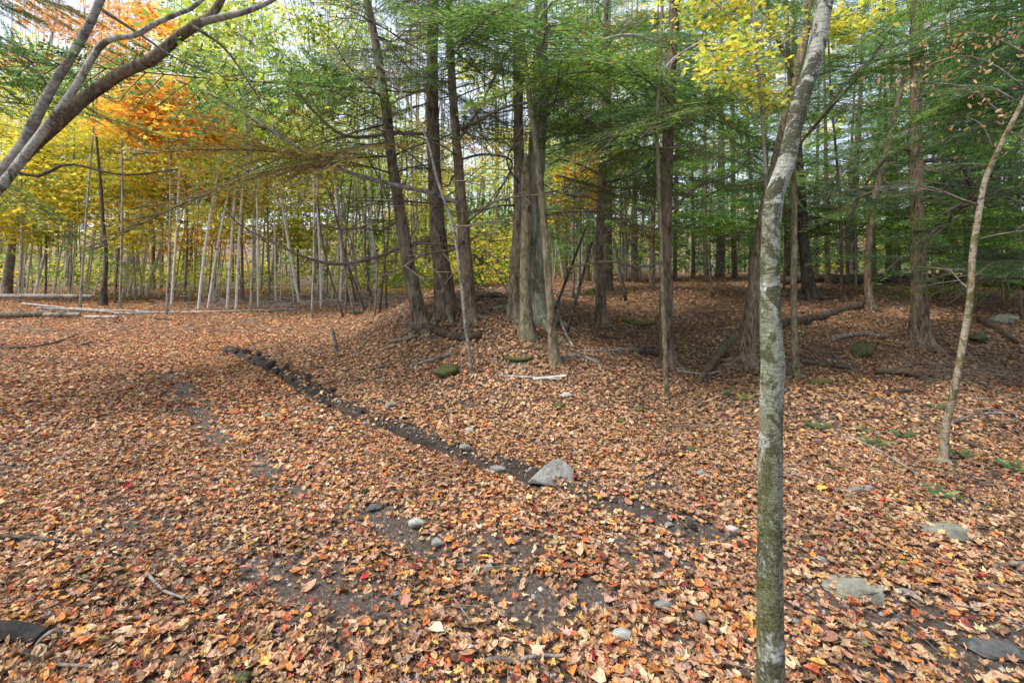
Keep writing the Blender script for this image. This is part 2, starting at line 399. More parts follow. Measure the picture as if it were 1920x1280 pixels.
def sym(h): return h + [(360 - a, r) for a, r in reversed(h) if 0 < a < 180]
MAPLE = sym([(0, 1.0), (17, .52), (48, .92), (68, .44), (100, .66), (140, .34), (180, .14)])
MAPLE2 = sym([(0, .95), (24, .46), (40, .80), (72, .38), (92, .74), (128, .40), (180, .18)])
OVAL = sym([(0, 1.0), (25, .74), (60, .50), (110, .48), (150, .60), (180, .85)])
BIRCHL = sym([(0, 1.0), (40, .62), (85, .62), (135, .66), (180, .5)])
SHAPES_HI = [ring_leaf(MAPLE), ring_leaf(MAPLE2), ring_leaf(OVAL), ring_leaf(BIRCHL)]
SHAPES_MD = [ring_leaf(MAPLE, False), ring_leaf(MAPLE2, False), ring_leaf(OVAL, False), ring_leaf(BIRCHL, False)]
SHAPES_LO = [(np.array([(0, 1), (.75, .1), (0, -.8), (-.75, .15)]), np.array([(0, 1, 2), (0, 2, 3)])),
             (np.array([(0, .9), (.5, 0), (.1, -.9), (-.6, -.1)]), np.array([(0, 1, 2), (0, 2, 3)]))]

def curl(V2, k, phi, cup, fold):
    """roll flat leaf points (n,2) on cylinders of curvature k along direction phi: arrays (m,n,3)"""
    c, s = np.cos(phi)[:, None], np.sin(phi)[:, None]
    X, Y = V2[None, :, 0], V2[None, :, 1]
    a = c * X + s * Y; b = -s * X + c * Y
    kk = np.where(np.abs(k) < .05, .05, k)[:, None]
    az = (1 - np.cos(kk * a)) / kk; aa = np.sin(kk * a) / kk
    z = az + cup[:, None] * (b * b) + fold[:, None] * np.abs(X) * .6
    return np.stack([c * aa - s * b, s * aa + c * b, z], -1)

def orient(L, size, yaw, tilt, tdir, nrm, pos):
    L = L * size[:, None, None]
    c, s = np.cos(yaw)[:, None], np.sin(yaw)[:, None]
    x = c * L[..., 0] - s * L[..., 1]; y = s * L[..., 0] + c * L[..., 1]; z = L[..., 2]
    # tilt about a horizontal axis, then onto the slope
    ax, ay = np.cos(tdir)[:, None], np.sin(tdir)[:, None]; ct, st = np.cos(tilt)[:, None], np.sin(tilt)[:, None]
    p = x * ax + y * ay; q = -x * ay + y * ax
    q, z = q * ct - z * st, q * st + z * ct
    x = p * ax - q * ay; y = p * ay + q * ax
    z = z - (nrm[:, 0:1] * x + nrm[:, 1:2] * y)
    return np.stack([x, y, z], -1) + pos[:, None]

PAL = [((180, 142, 108), 22), ((198, 162, 124), 15), ((158, 121, 92), 16), ((130, 98, 74), 11), ((186, 138, 108), 11), ((210, 182, 144), 9),
       ((204, 132, 74), 9), ((212, 162, 86), 5), ((188, 104, 66), 4.5), ((138, 62, 56), 1.6), ((104, 54, 54), 1.6), ((98, 74, 60), 9), ((166, 142, 130), 5), ((146, 146, 92), .4)]
PAL_C = np.array([s2l(c) for c, _ in PAL]); PAL_W = np.array([w for _, w in PAL], float)

def leaf_colors(x, y, rng):
    w = PAL_W.copy(); w /= w.sum(); n = len(x)
    idx = rng.choice(len(PAL), n, p=w)
    # the open track on the left has more fresh orange and red leaves, the forest floor under the trees more brown
    d = x - np.interp(y, EDGE_Y, EDGE_X); left = ss(.3, -1.2, d) * .40 * (.35 + .65 * ss(3.2, 6, y))
    br = np.array([6, 6, 8, 7, 9, 4, 4, 8, 1, 0]); sw = rng.random(n) < left
    idx = np.where(sw, br[rng.integers(0, len(br), n)], idx)
    dark = (rng.random(n) < ss(.3, 2.5, d) * .55) & (idx >= 4); idx = np.where(dark, np.array([0, 2, 3, 11, 2])[rng.integers(0, 5, n)], idx)
    damp = 1 + .26 * fbm(x / .9, y / .9, 91, 3) + .20 * fbm(x / .22, y / .22, 95, 2)      # patches of wetter, darker leaves
    damp = damp * (1 - .16 * ss(.6, 3.2, d) * ss(4, 7, y))                               # older, weathered leaves under the trees
    c = PAL_C[idx] * damp[:, None] * rng.normal(1, .13, (n, 1)).clip(.6, 1.4) * rng.normal(1, .04, (n, 3))
    return np.clip(c * .86, .008, .8)

def normals(x, y):
    e = .09; return .8 * np.tanh(1.25 * np.stack([-(height(x + e, y) - height(x - e, y)) / (2 * e), -(height(x, y + e) - height(x, y - e)) / (2 * e)], -1))

KEEP = []
for u, v, w in [(1036, 890, 80), (934, 886, 24), (780, 988, 34), (820, 1024, 24), (917, 1070, 24), (1165, 1193, 44), (1242, 1140, 32), (1373, 1001, 26), (1313, 893, 18), (1604, 926, 34), (1630, 920, 24), (1540, 1055, 32), (1580, 1106, 36), (1615, 1116, 40), (1645, 1126, 28),
                (1312, 1170, 32), (1750, 998, 30), (1790, 1008, 34), (1850, 1222, 44), (1890, 1235, 44), (734, 762, 24), (1063, 744, 28), (20, 1200, 60), (70, 1205, 44), (930, 1250, 16), (960, 1250, 16), (990, 1249, 16), (1020, 1246, 14), (1045, 1244, 12), (1700, 1118, 34), (838, 698, 56), (1614, 662, 36),
                (1520, 684, 26), (1560, 689, 26), (1540, 722, 30), (820, 632, 30), (850, 638, 30), (885, 636, 30), (970, 679, 30), (1205, 664, 34), (1225, 668, 26), (745, 643, 20), (770, 639, 20), (290, 1100, 14), (320, 1124, 14), (30, 1017, 16), (70, 1020, 16), (700, 956, 24), (1165, 792, 16), (1199, 768, 18), (1048, 762, 20), (1295, 846, 20), (455, 1278, 36)]:
    _g = gp(u, v); KEEP.append((_g.x, _g.y, w / FPX * _g.y / 2))

def litter_zone(mb, n, y0, y1, shapes, smin, smax, lift, seed, pick=None, wt=None, spread=1.15):
    rng = np.random.default_rng(seed)
    y = np.sqrt(rng.random(n) * (y1 ** 2 - y0 ** 2) + y0 ** 2); x = (rng.random(n) * 2 - 1) * (spread * y + .5)
    keep = rng.random(n) > bare(x, y) * 1.02
    for kx, ky, kr in [q for q in KEEP if y0 - .5 < q[1] < y1 + .5]: keep &= ((x - kx) / kr) ** 2 + ((y - ky) / (kr * .75)) ** 2 > rng.uniform(.5, 1.0, n)
    x, y = x[keep], y[keep]; n = len(x)
    z = height(x, y) + rng.random(n) ** 1.5 * lift + .004
    nr = normals(x, y); col = leaf_colors(x, y, rng)
    which = rng.choice(len(shapes), n, p=wt)
    for q, (V2, T) in enumerate(shapes):
        m = np.nonzero(which == q)[0]; k = len(m)
        if not k: continue
        curv = rng.exponential(.95, k) * np.where(rng.random(k) < .8, 1, -1); curv = np.clip(curv, -1.8, 3.2)
        L = curl(V2, curv, rng.random(k) * 6.28, rng.normal(.05, .22, k), rng.exponential(.25, k))
        if len(V2) > 5: L[..., 2] += rng.normal(0, .085, L.shape[:2]); L[..., :2] *= 1 + rng.normal(0, .07, L.shape[:2])[..., None]
        size = smin * .85 + (smax * 1.18 - smin * .85) * rng.beta(1.5, 2.3, k)
        tilt = rng.normal(0, .27, k) + np.where(rng.random(k) < .16, rng.normal(0, .8, k), 0)
        W = orient(L, size, rng.random(k) * 6.28, tilt, rng.random(k) * 6.28, nr[m], np.stack([x[m], y[m], z[m]], -1))
        dz = W[..., 2].min(1) - height(W[..., 0].mean(1), W[..., 1].mean(1)); W[..., 2] -= np.minimum(dz, 0)[:, None] * .8
        nv = V2.shape[0]
        shade = 1 + .16 * rng.normal(0, 1, (k, nv, 1)).clip(-2, 2)
        mb.add(W.reshape(-1, 3), (T[None] + (np.arange(k) * nv)[:, None, None]).reshape(-1, 3), (np.repeat(col[m][:, None], nv, 1) * shade).reshape(-1, 3))

HEX = sym([(0, 1.0), (28, .5), (62, .85), (110, .55), (180, .6)])
SHAPES_6 = [(ring_leaf(HEX, False)[0][1:9], np.array([(0, 1, 2), (0, 2, 4), (2, 3, 4), (0, 4, 6), (4, 5, 6), (0, 6, 7)])),
            (ring_leaf(OVAL, False)[0][[1, 3, 5, 7, 9]], np.array([(0, 1, 2), (0, 2, 3), (0, 3, 4)]))]
mb = MB()
litter_zone(mb, 15000, 1.35, 2.3, SHAPES_HI, .015, .035, .030, 1, wt=[.38, .24, .22, .16])
litter_zone(mb, 50000, 2.25, 4.2, SHAPES_MD, .014, .033, .030, 2, wt=[.38, .22, .22, .18])
litter_zone(mb, 46000, 4.1, 6.2, SHAPES_6, .016, .035, .032, 5, wt=[.6, .4])
litter_zone(mb, 104000, 6.1, 10.2, SHAPES_LO, .018, .038, .032, 6)
litter_zone(mb, 140000, 10, 30, SHAPES_LO, .028, .054, .040, 3, spread=1.1)
litter_zone(mb, 30000, 1.35, 4.5, SHAPES_LO, .005, .016, .018, 4)
lit = link('leaf_litter', mb.mesh('leaf_litter', M['litter'], False, True), GROUND); tag(lit, 'dense cover of fallen autumn leaves', kind='stuff')

def fallen_leaves():
    rng = np.random.default_rng(8); variants = []
    for q, (V2, T) in enumerate(SHAPES_HI):
        for w in range(5):
            L = curl(V2, np.array([[.15, .5, .9, 1.5, 2.3][w]]), np.array([rng.random() * 6]), np.array([rng.normal(.08, .15)]), np.array([rng.exponential(.2)]))[0]
            L[:, 2] -= L[:, 2].min(); b = MB(); b.add(L, T); variants.append(b.mesh('fallen_leaf', M['fallen'], False))
    cols = [(204, 162, 128), (216, 136, 68), (186, 144, 114), (216, 184, 150), (222, 168, 80), (192, 136, 110), (158, 58, 52), (202, 110, 66), (150, 110, 86), (200, 154, 136), (222, 190, 134)]
    wts = np.array([24, 10, 20, 13, 6, 9, 3, 4, 8, 5, 3], float); wts /= wts.sum(); k = 0
    Y = 1.7 + 1.9 * rng.random(900) ** 1.3; X = (rng.random(900) * 2 - 1) * 1.05 * Y
    ok = np.nonzero(rng.random(900) > bare(X, Y) * .55)[0][:300]; X, Y = X[ok], Y[ok]; Z = height(X, Y); NR = normals(X, Y)
    for x, y, z, nr in zip(X, Y, Z, NR):
        o = link('leaf', variants[rng.choice(20, p=np.repeat([.5, .28, .12, .1], 5) / 5)], GROUND, (x, y, z + .012 + .02 * rng.random()),
                 (math.asin(max(-.6, min(.6, -nr[1]))) + rng.normal(0, .22), math.asin(max(-.6, min(.6, nr[0]))) + rng.normal(0, .22), rng.random() * 6.28), .030 + .020 * rng.random())
        c = np.clip(np.array(s2l(cols[rng.choice(len(cols), p=wts)])) * .90 * rng.normal(1, .14), .01, .85); o.color = (*c, 1)
fallen_leaves()

# gravel and crumbs of earth in the bare patches
def gravel():
    rng = np.random.default_rng(31); mb = MB(); n = 70000
    y = np.sqrt(rng.random(n) * (6.5 ** 2 - 1.2 ** 2) + 1.2 ** 2); x = (rng.random(n) * 2 - 1) * (1.2 * y + .4)
    k = rng.random(n) < bare(x, y) * .8; x, y = x[k], y[k]; n = len(x)
    base = np.array([(1, 0, -.2), (.3, .95, -.2), (-.8, .6, -.2), (-.8, -.6, -.2), (.3, -.95, -.2), (.1, .05, .75)]); T = np.array([(0, 1, 5), (1, 2, 5), (2, 3, 5), (3, 4, 5), (4, 0, 5)])
    s = .003 + .012 * rng.random(n) ** 3.5; L = base[None] * rng.normal(1, .25, (n, 6, 3)) * s[:, None, None]
    W = orient(L, np.ones(n), rng.random(n) * 6.28, 0 * s, 0 * s, normals(x, y), np.stack([x, y, height(x, y) + .002], -1))
    g = np.where(rng.random((n, 1)) < .35, np.array([[.32, .29, .26]]), np.array([[.15, .115, .092]])) * rng.normal(1, .25, (n, 1)).clip(.4, 1.8)
    mb.add(W.reshape(-1, 3), (T[None] + (np.arange(n) * 6)[:, None, None]).reshape(-1, 3), np.repeat(g, 6, 0))
    m = leaf_mat('gravel_grain', trans=0, rough=.9, var=.2)
    tag(link('gravel', mb.mesh('gravel', m, False, True), GROUND), 'loose gravel and earth crumbs', kind='stuff')
gravel()

# small twigs and leaf stalks strewn over the litter
def debris():
    rng = np.random.default_rng(17); mb = MB(); m = 1500
    y = np.sqrt(rng.random(m) * (9 ** 2 - 1.3 ** 2) + 1.3 ** 2); x = (rng.random(m) * 2 - 1) * 1.15 * y
    for k in range(m):
        L = (.05 + .28 * rng.random() ** 2.5); a = rng.random() * 6.28; b = rng.normal(0, .5); t = np.linspace(-.5, .5, 5) * L
        px = x[k] + t * math.cos(a) - b * t * t * math.sin(a) * 3; py = y[k] + t * math.sin(a) + b * t * t * math.cos(a) * 3
        pz = height(px, py) + .030 + rng.normal(0, .006) + t * rng.normal(0, .12)
        c = np.array([(.10, .075, .055), (.17, .135, .10), (.28, .24, .20), (.06, .045, .035)][rng.integers(4)]) * rng.normal(1, .15)
        V, T_ = tube(np.stack([px, py, pz], -1), np.linspace(1, .5, 5) * rng.uniform(.0012, .0038), 3, cap=False); mb.add(V, T_, c)
    tag(link('twigs', mb.mesh('twigs', leaf_mat('twig_bits', trans=0, rough=.9, var=.25), True, True), GROUND), 'small twigs and stalks strewn over the leaves', kind='stuff')
debris()

# ------------------------------------------------------------------ trees
THIN = .92
def trunk_path(pix, Y, top, wob=.0, seed=0):
    """pixel rows (u, v, width) at depth Y -> 3-D path with radii, carried on up to height top"""
    rows = []
    for u, v, w in pix:
        p = P(u, v, Y); rows.append((p.x, p.y, p.z, w / FPX * Y / 2 * THIN / math.sqrt(1 + ((u - 960) / FPX) ** 2)))
    rows.sort(key=lambda r: r[2])
    a = np.array(rows)
    if a[-1, 2] < top:
        d = a[-1] - a[-2]; d[:3] /= max(d[2], .05) if d[2] > .05 else 1
        d[:2] = np.clip(d[:2], -.35, .35); up = top - a[-1, 2]
        for f in (.33, .66, 1.0):
            a = np.vstack([a, [a[-1, 0] + d[0] * up / 3, a[-1, 1], a[-1, 2] + up / 3, max(a[-1, 3] * (.78 if Y < 9.5 else .6), .012)]])
    if wob:
        r = np.random.default_rng(seed); a[1:, 1] += r.normal(0, wob, len(a) - 1).cumsum() * .5
    return a

class Tree: pass

def make_tree(name, label, pix, mat, top=11.0, cat='tree', group=None, flare=.55, segs=14, ridge=.14, freq=10, wob=.05, seed=0, step=.12, lump=.12, Y=None, sink=.12, base=None):
    u, v, w = pix[0]
    g = gp(u, v) if base is None else base
    Y = g.y if Y is None else Y
    if Y > 9.5: top = max(top, CAMZ + (HORIZ + 90) / FPX * Y)
    a = trunk_path(pix, Y, top, wob, seed)
    a[0, 2] = g.z
    a = np.vstack([[a[0, 0], a[0, 1], g.z - sink, a[0, 3]], a])
    L = np.linalg.norm(np.diff(a[:, :3], axis=0), axis=1).sum(); n = max(8, int(L / step))
    p = spline(a, n); p[:, 3] = np.maximum(p[:, 3], .006)
    hgt = p[:, 2] - g.z; fl = np.exp(-np.maximum(hgt, 0) / .22)
    rad = p[:, 3] * (1 + flare * .25 * fl)
    root = link(name, None, None, (a[1, 0], a[1, 1], g.z)); root.empty_display_size = .2
    tag(root, label, cat, group)
    org = np.array(root.location)
    V, T = tube(p[:, :3] - org, rad, segs, ridge, freq, seed, lump, True, 3.0, fl * flare * .4)
    b = MB(); b.add(V, T); link('trunk', b.mesh('trunk', M[mat]), root)
    t = Tree(); t.root = root; t.path = p; t.org = org; t.g = g; t.mat = mat; t.seed = seed
    return t

def at_height(t, z):
    p = t.path; return np.array([np.interp(z, p[:, 2], p[:, k]) for k in range(4)])

# dead branch and hemlock bough prototypes: local +X runs along the branch
def dead_branch(seed, L=1.6, r=.012, nsub=7):
    rg = np.random.default_rng(seed); mb = MB()
    x = np.linspace(0, L, 9); bend = rg.normal(0, .10, 2)
    ph = rg.random(2) * 6; pth = np.stack([x, bend[0] * x ** 2 + .03 * np.sin(x * 5 + ph[0]), .10 * x + (bend[1] - .07) * x ** 2 + .03 * np.sin(x * 6 + ph[1])], -1)
    mb.add(*tube(pth, np.linspace(r, r * .25, 9), 5))
    for k in range(nsub):
        t = .2 + .75 * (k + rg.random() * .8) / nsub; o = np.array([np.interp(t * L, x, pth[:, q]) for q in range(3)])
        sd = 1 if k % 2 else -1; l = L * (.55 * (1 - t) + .12) * (.6 + .7 * rg.random()); an = sd * (.5 + .7 * rg.random())
        s = np.linspace(0, l, 5); pp = o + np.stack([s * math.cos(an), s * math.sin(an) , -.15 * s * s + s * rg.normal(0, .25)], -1)
        mb.add(*tube(pp, np.linspace(r * .5, r * .15, 5), 4))
        for _ in range(2):
            q = pp[rg.integers(1, 4)]; a2 = an + rg.normal(0, .7); l2 = l * .4; s2 = np.linspace(0, l2, 3)
            mb.add(*tube(q + np.stack([s2 * math.cos(a2), s2 * math.sin(a2), s2 * rg.normal(0, .3)], -1), np.linspace(r * .25, r * .12, 3), 3))
    return mb

GREENS = {'green': [(94, 136, 60), (118, 158, 72), (76, 114, 56), (146, 174, 80)], 'dark': [(76, 114, 64), (96, 134, 72), (62, 96, 54), (116, 150, 84)],
          'brown': [(134, 130, 62), (140, 116, 58), (104, 120, 58), (164, 124, 60)], 'teal': [(96, 144, 92), (120, 162, 104), (80, 124, 80), (142, 176, 110)], 'lime': [(136, 164, 56), (110, 150, 60), (160, 180, 76), (94, 132, 56)]}

def bough(seed, L=2.0, dense=1.0):
    """flat drooping hemlock bough: wood mesh and a spray of narrow needle blades"""
    rg = np.random.default_rng(seed); wood = MB(); nd = MB()
    x = np.linspace(0, L, 10); b = rg.normal(0, .10)
    pth = np.stack([x, b * x ** 2 + .02 * np.sin(4 * x + seed), .10 * x - (.11 + .06 * rg.random()) * x ** 2], -1)
    wood.add(*tube(pth, np.linspace(.009, .002, 10), 5))
    t = .12; blades = []
    while t < .99:
        for sd in (-1, 1):
            if rg.random() < .12: continue
            o = np.array([np.interp(t * L, x, pth[:, q]) for q in range(3)])
            l = L * (.36 * (1 - t) ** .8 * min(1, t / .25 + .35) + .06) * (.7 + .5 * rg.random()); an = sd * (.85 + .25 * rg.random())
            s = np.linspace(0, l, 4); dz = rg.normal(0, .06)
            pp = o + np.stack([s * math.cos(an), s * math.sin(an), s * dz - .22 * s * s], -1)
            wood.add(*tube(pp, np.linspace(.004, .0015, 4), 3))
            q = .03
            while q < l:
                for s2 in (-1, 1):
                    if rg.random() > dense: continue
                    c = np.array([np.interp(q, s, pp[:, k]) for k in range(3)])
                    a2 = an + s2 * (.75 + .25 * rg.random()); l2 = (.072 * (1 - q / l) + .022) * (.7 + .6 * rg.random())
                    blades.append((*c, a2, l2, dz + rg.normal(0, .16) - .12))
                q += .021
            blades.append((*pp[2], an, l * .3, dz - .2))
        t += .04
    B = np.array(blades); n = len(B)
    d = np.stack([np.cos(B[:, 3]), np.sin(B[:, 3]), B[:, 5]], -1); p = np.stack([-d[:, 1], d[:, 0], 0 * d[:, 0] + rg.normal(0, .25, n)], -1)
    w = (.0052 + .0022 * rg.random(n))[:, None]; l = B[:, 4:5]; c = B[:, :3]
    V = np.stack([c, c + d * l * .45 + p * w, c + d * l, c + d * l * .45 - p * w], 1)
    T = (np.array([(0, 1, 2), (0, 2, 3)])[None] + (np.arange(n) * 4)[:, None, None]).reshape(-1, 3)
    return wood, V.reshape(-1, 3), T, n, rg

DEAD = [dead_branch(100 + k, 1.5, .011 + .003 * (k % 3), 6 + k % 4).mesh('branch', M['deadtwig']) for k in range(12)]
BOUGH = []
for k in range(6):
    wood, V, T, n, rg = bough(200 + k, 2.0, .9 if k % 3 else .7)
    kinds = {}
    for key, cols in GREENS.items():
        C = np.array([s2l(c) for c in cols])[rg.integers(0, 4, n)] * rg.normal(1, .18, (n, 1)).clip(.5, 1.6)
        if key != 'brown':
            odd = rg.random(n) < .03; C[odd] = s2l((150, 104, 46))
        b = MB(); b.add(V, T, np.repeat(C, 4, 0)); kinds[key] = b.mesh('needles_' + key, M['needle'], False, True)
    BOUGH.append((wood.mesh('bough', M['deadtwig']), kinds, V, T, n))

def put_dead(t, zs, seed, size=(.7, 1.5), yaw=None):
    rg = np.random.default_rng(seed)
    for z in zs:
        p = at_height(t, z); ya = rg.random() * 6.28 if yaw is None else rg.normal(*yaw)
        link('branch', DEAD[rg.integers(len(DEAD))], t.root, p[:3] - t.org + np.array([math.cos(ya), math.sin(ya), 0]) * p[3] * .5,
             (rg.normal(0, .9), -rg.normal(.12, .22), ya), rg.uniform(*size))

def put_bough(t, z, yaw, size, key='green', pitch=0.05, seed=0):
    rg = np.random.default_rng(seed); p = at_height(t, z); w, kinds, *_ = BOUGH[rg.integers(len(BOUGH))]
    o = link('bough', w, t.root, p[:3] - t.org, (rg.normal(0, .3), -pitch + rg.normal(0.05, .17), yaw), size)
    link('needles', kinds[key], o)

def put_boughs(t, zlo, zhi, n, seed, size=(.7, 1.3), keys=('green',), yaw=None):
    rg = np.random.default_rng(seed); zhi = max(zlo + 1, min(zhi, CAMZ + (HORIZ + 60) / FPX * t.g.y))     # boughs as high as the view and a little more
    n = max(6, int(n * .85))
    for k in range(n):
        z = zlo + (zhi - zlo) * (k + rg.random()) / n
        put_bough(t, z, k * 2.4 + rg.normal(0, .5) if yaw is None else rg.normal(*yaw), rg.uniform(*size) * .74, keys[rg.integers(len(keys))], .05, seed * 1000 + k)

# ---- the foreground birch
BIRCH = make_tree('birch_tree', 'crooked mossy birch stem with peeling bark, nearest the camera',
    [(1445, 1400, 60), (1445, 1280, 56), (1443, 1100, 54), (1444, 900, 51), (1445, 800, 50), (1449, 690, 51), (1446, 620, 47), (1444, 500, 41), (1450, 380, 40), (1475, 300, 38), (1498, 200, 37), (1530, 100, 36), (1548, 0, 35), (1575, -120, 33), (1590, -300, 30)],
    'birch_main', 6.5, segs=44, ridge=.06, freq=14, wob=0, seed=4, step=.022, lump=.10, flare=.35, Y=1.5, base=Vector(((1445 - 960) / FPX * 1.5, 1.5, gz((1445 - 960) / FPX * 1.5, 1.5))))
put_dead(BIRCH, [3.2, 3.9, 4.5], 3, (.8, 1.3))

# ---- leaf crowns
YEL = [(238, 220, 84), (230, 214, 78), (216, 214, 92), (242, 206, 74), (202, 208, 88)]
LIME = [(188, 204, 84), (166, 190, 78), (212, 216, 96), (142, 172, 70), (222, 214, 90)]
GOLD = [(236, 178, 52), (230, 158, 50), (238, 196, 66), (218, 166, 58)]
ORNG = [(236, 158, 66), (232, 140, 58), (240, 178, 78), (220, 126, 62), (238, 190, 88)]
PEACH = [(228, 180, 132), (218, 156, 110), (232, 194, 138), (206, 164, 128)]
GRN = [(96, 130, 50), (78, 112, 44), (128, 156, 60), (150, 164, 64)]

def leaf_cloud(mb, centre, rx, ry, rz, n, size, pal, rg, layers=4):
    cx = rg.normal(0, .5, (n, 3)) * (rx, ry, 0); z = (rg.integers(0, layers, n) + .5) / layers * 2 - 1 + rg.normal(0, .07, n)
    pos = cx + np.stack([0 * z, 0 * z, z * rz - .12 * (cx[:, 0] ** 2 + cx[:, 1] ** 2) / max(rx, .2)], -1) + np.asarray(centre)
    V2 = np.array([(0, 1), (.62, .05), (0, -.85), (-.62, .1)])
    L = np.stack([np.broadcast_to(V2[:, 0], (n, 4)), np.broadcast_to(V2[:, 1], (n, 4)), np.abs(V2[None, :, 0]) * rg.normal(.2, .3, (n, 1))], -1)
    W = orient(L, size * rg.uniform(.5, 1.4, n), rg.random(n) * 6.28, rg.normal(0, .80, n), rg.random(n) * 6.28, np.zeros((n, 2)), pos)
    C = np.array([s2l(c) for c in pal])[rg.integers(0, len(pal), n)] * rg.normal(1, .14, (n, 1)).clip(.6, 1.4)
    mb.add(W.reshape(-1, 3), (np.array([(0, 1, 2), (0, 2, 3)])[None] + (np.arange(n) * 4)[:, None, None]).reshape(-1, 3), np.repeat(C, 4, 0))

def put_crown(t, clouds, pal, seed, size=.055, limbs=True, mat='smooth_grey'):
    """clouds: (x, y, z, rx, rz, n) in world space; thin limbs lead from the stem to each"""
    rg = np.random.default_rng(seed); mb = MB()
    for (x, y, z, rx, rz, n) in clouds:
        leaf_cloud(mb, np.array([x, y, z]) - t.org, rx, rx, rz, n, size, pal, rg)
        if limbs:
            zt = max(t.path[0, 2] + .4, min(z - .25 * abs(x - t.org[0]) - .2, t.path[-1, 2])); p = at_height(t, zt)
            a = p[:3] - t.org; c = np.array([x, y, z]) - t.org; mid = (a + c) / 2 + np.array([0, 0, .1]) + rg.normal(0, .06, 3)
            q = spline([a, mid, c, c + (c - mid) * .4], 9); b = MB(); r0 = min(.022, max(.008, p[3] * .4))
            b.add(*tube(q, np.linspace(r0, .004, 9), 5))
            for _ in range(5):
                o = q[rg.integers(4, 9)]; e = o + rg.normal(0, 1, 3) * (rx * .5, rx * .5, rz * .5); b.add(*tube(spline([o, (o + e) / 2 + rg.normal(0, .03, 3), e], 4), np.linspace(.005, .002, 4), 3))
            link('limb', b.mesh('limb', M[mat]), t.root)
    return link('crown', mb.mesh('crown', M['leaf'], False, True), t.root)

# ---- leaning clump of grey stems at the upper left
def clump():
    Y = 4.6; bx = (-330 - 960) / FPX * Y; g = Vector((bx, Y, gz(bx, Y)))
    root = link('maple_clump', None, None, g)
    tag(root, 'leaning clump of three grey stems reaching in from the left edge', 'tree')
    org = np.array(g)
    stems = [([(-150, 480, 34), (20, 302, 27), (60, 235, 25), (100, 161, 23), (141, 94, 21), (181, 17, 20), (230, -120, 17), (280, -300, 13)], 'smooth_grey', Y),
             ([(-140, 520, 30), (7, 343, 24), (50, 286, 22), (94, 228, 20), (134, 175, 18), (168, 118, 17), (188, 87, 16), (215, 72, 15), (255, 66, 14), (286, 47, 13), (330, 27, 12), (372, 6, 11), (450, -80, 8)], 'birch_lean_pale', Y - .25),
             ([(-180, 500, 44), (0, 330, 38), (134, 205, 34), (181, 168, 32), (235, 134, 31), (286, 111, 30), (330, 74, 27), (363, 50, 25), (403, 20, 20), (440, -60, 15)], 'hemlock_moss', Y + .3)]
    for k, (px, mt, yy) in enumerate(stems):
        a = np.array([(*P(u, v, yy), w / FPX * yy / 2 * .70) for u, v, w in px])
        a = np.vstack([[org[0] + .1 * k, org[1] + .05 * k, org[2] - .1, a[0, 3] * 1.25], a])
        q = spline(a, 70); b = MB(); b.add(*tube(q[:, :3] - org, q[:, 3], 16, .08, 9, k, .14)); link('trunk', b.mesh('trunk', M[mt]), root)
    a = np.array([(*P(u, v, Y + .3), w / FPX * Y / 2) for u, v, w in [(380, 40, 17), (420, 32, 13), (460, 22, 11), (505, 4, 9), (560, -30, 7), (640, -60, 4)]])
    q = spline(a, 20); b = MB(); b.add(*tube(q[:, :3] - org, q[:, 3], 8, .08, 9, 7, .1)); link('limb', b.mesh('limb', M['smooth_grey']), root)
    for px in [[(90, 165, 7), (60, 120, 5), (20, 80, 3), (-30, 60, 2)], [(190, 18, 8), (270, 70, 5), (330, 110, 4), (400, 140, 3)], [(25, 322, 8), (75, 330, 6), (130, 308, 5), (230, 328, 4), (330, 318, 3)], [(363, 50, 8), (420, 90, 5), (470, 160, 3), (500, 210, 2)]]:
        a = np.array([(*P(u, v, Y + .1), w / FPX * Y / 2) for u, v, w in px]); q = spline(a, 14); b = MB(); b.add(*tube(q[:, :3] - org, q[:, 3], 6, 0, 9, 7, .1)); link('limb', b.mesh('limb', M['dark_bark']), root)
    mb = MB(); rg = np.random.default_rng(77)
    for u, v, dy, r, n in [(370, 60, .5, .42, 90), (430, 120, .6, .4, 90), (480, 60, .9, .4, 80), (420, 180, 1.0, .35, 70), (340, 20, .3, .3, 50), (500, 150, .9, .3, 45), (350, 130, .9, .3, 40)]:
        leaf_cloud(mb, np.array(P(u, v, Y + dy)) - org, r, r, r * .7, n, .042, LIME[:4] + [(176, 206, 70)], rg)
    link('crown', mb.mesh('crown', M['leaf'], False, True), root)
clump()

# ---- trees of the mound and the hemlock wood (photo pixels: u, v, width)
T = {}
def mk(key, *a, **k): T[key] = make_tree(*a, **k, seed=len(T) * 7 + 3); return T[key]

mk('h_lean', 'hemlock_tree', 'hemlock leaning left, first large trunk at the left end of the mound', [(790, 612, 31), (778, 560, 29), (763, 480, 26), (750, 400, 24), (735, 300, 22), (725, 210, 20), (714, 130, 18), (690, 0, 15)], 'hemlock', flare=.5)
mk('h_thick', 'hemlock_tree', 'thick straight hemlock with a hollow base, second on the mound', [(838, 588, 44), (831, 520, 36), (822, 430, 32), (815, 300, 26), (812, 180, 24), (812, 90, 22), (815, 0, 20)], 'hemlock', flare=.7, segs=20)
mk('h_third', 'hemlock_tree', 'brown hemlock with upswept limbs, third trunk on the mound', [(882, 604, 33), (875, 520, 27), (868, 420, 24), (860, 320, 20), (852, 220, 17), (846, 120, 15), (842, 0, 13)], 'hemlock_red', flare=.7)
mk('oak', 'oak_tree', 'broad oak with deeply ridged grey green bark in the mound cluster', [(1000, 600, 60), (1000, 520, 46), (1000, 430, 42), (1004, 330, 36), (1011, 230, 30), (1013, 130, 28), (1014, 40, 26)], 'oak', flare=.8, segs=36, ridge=.24, freq=16, step=.07)
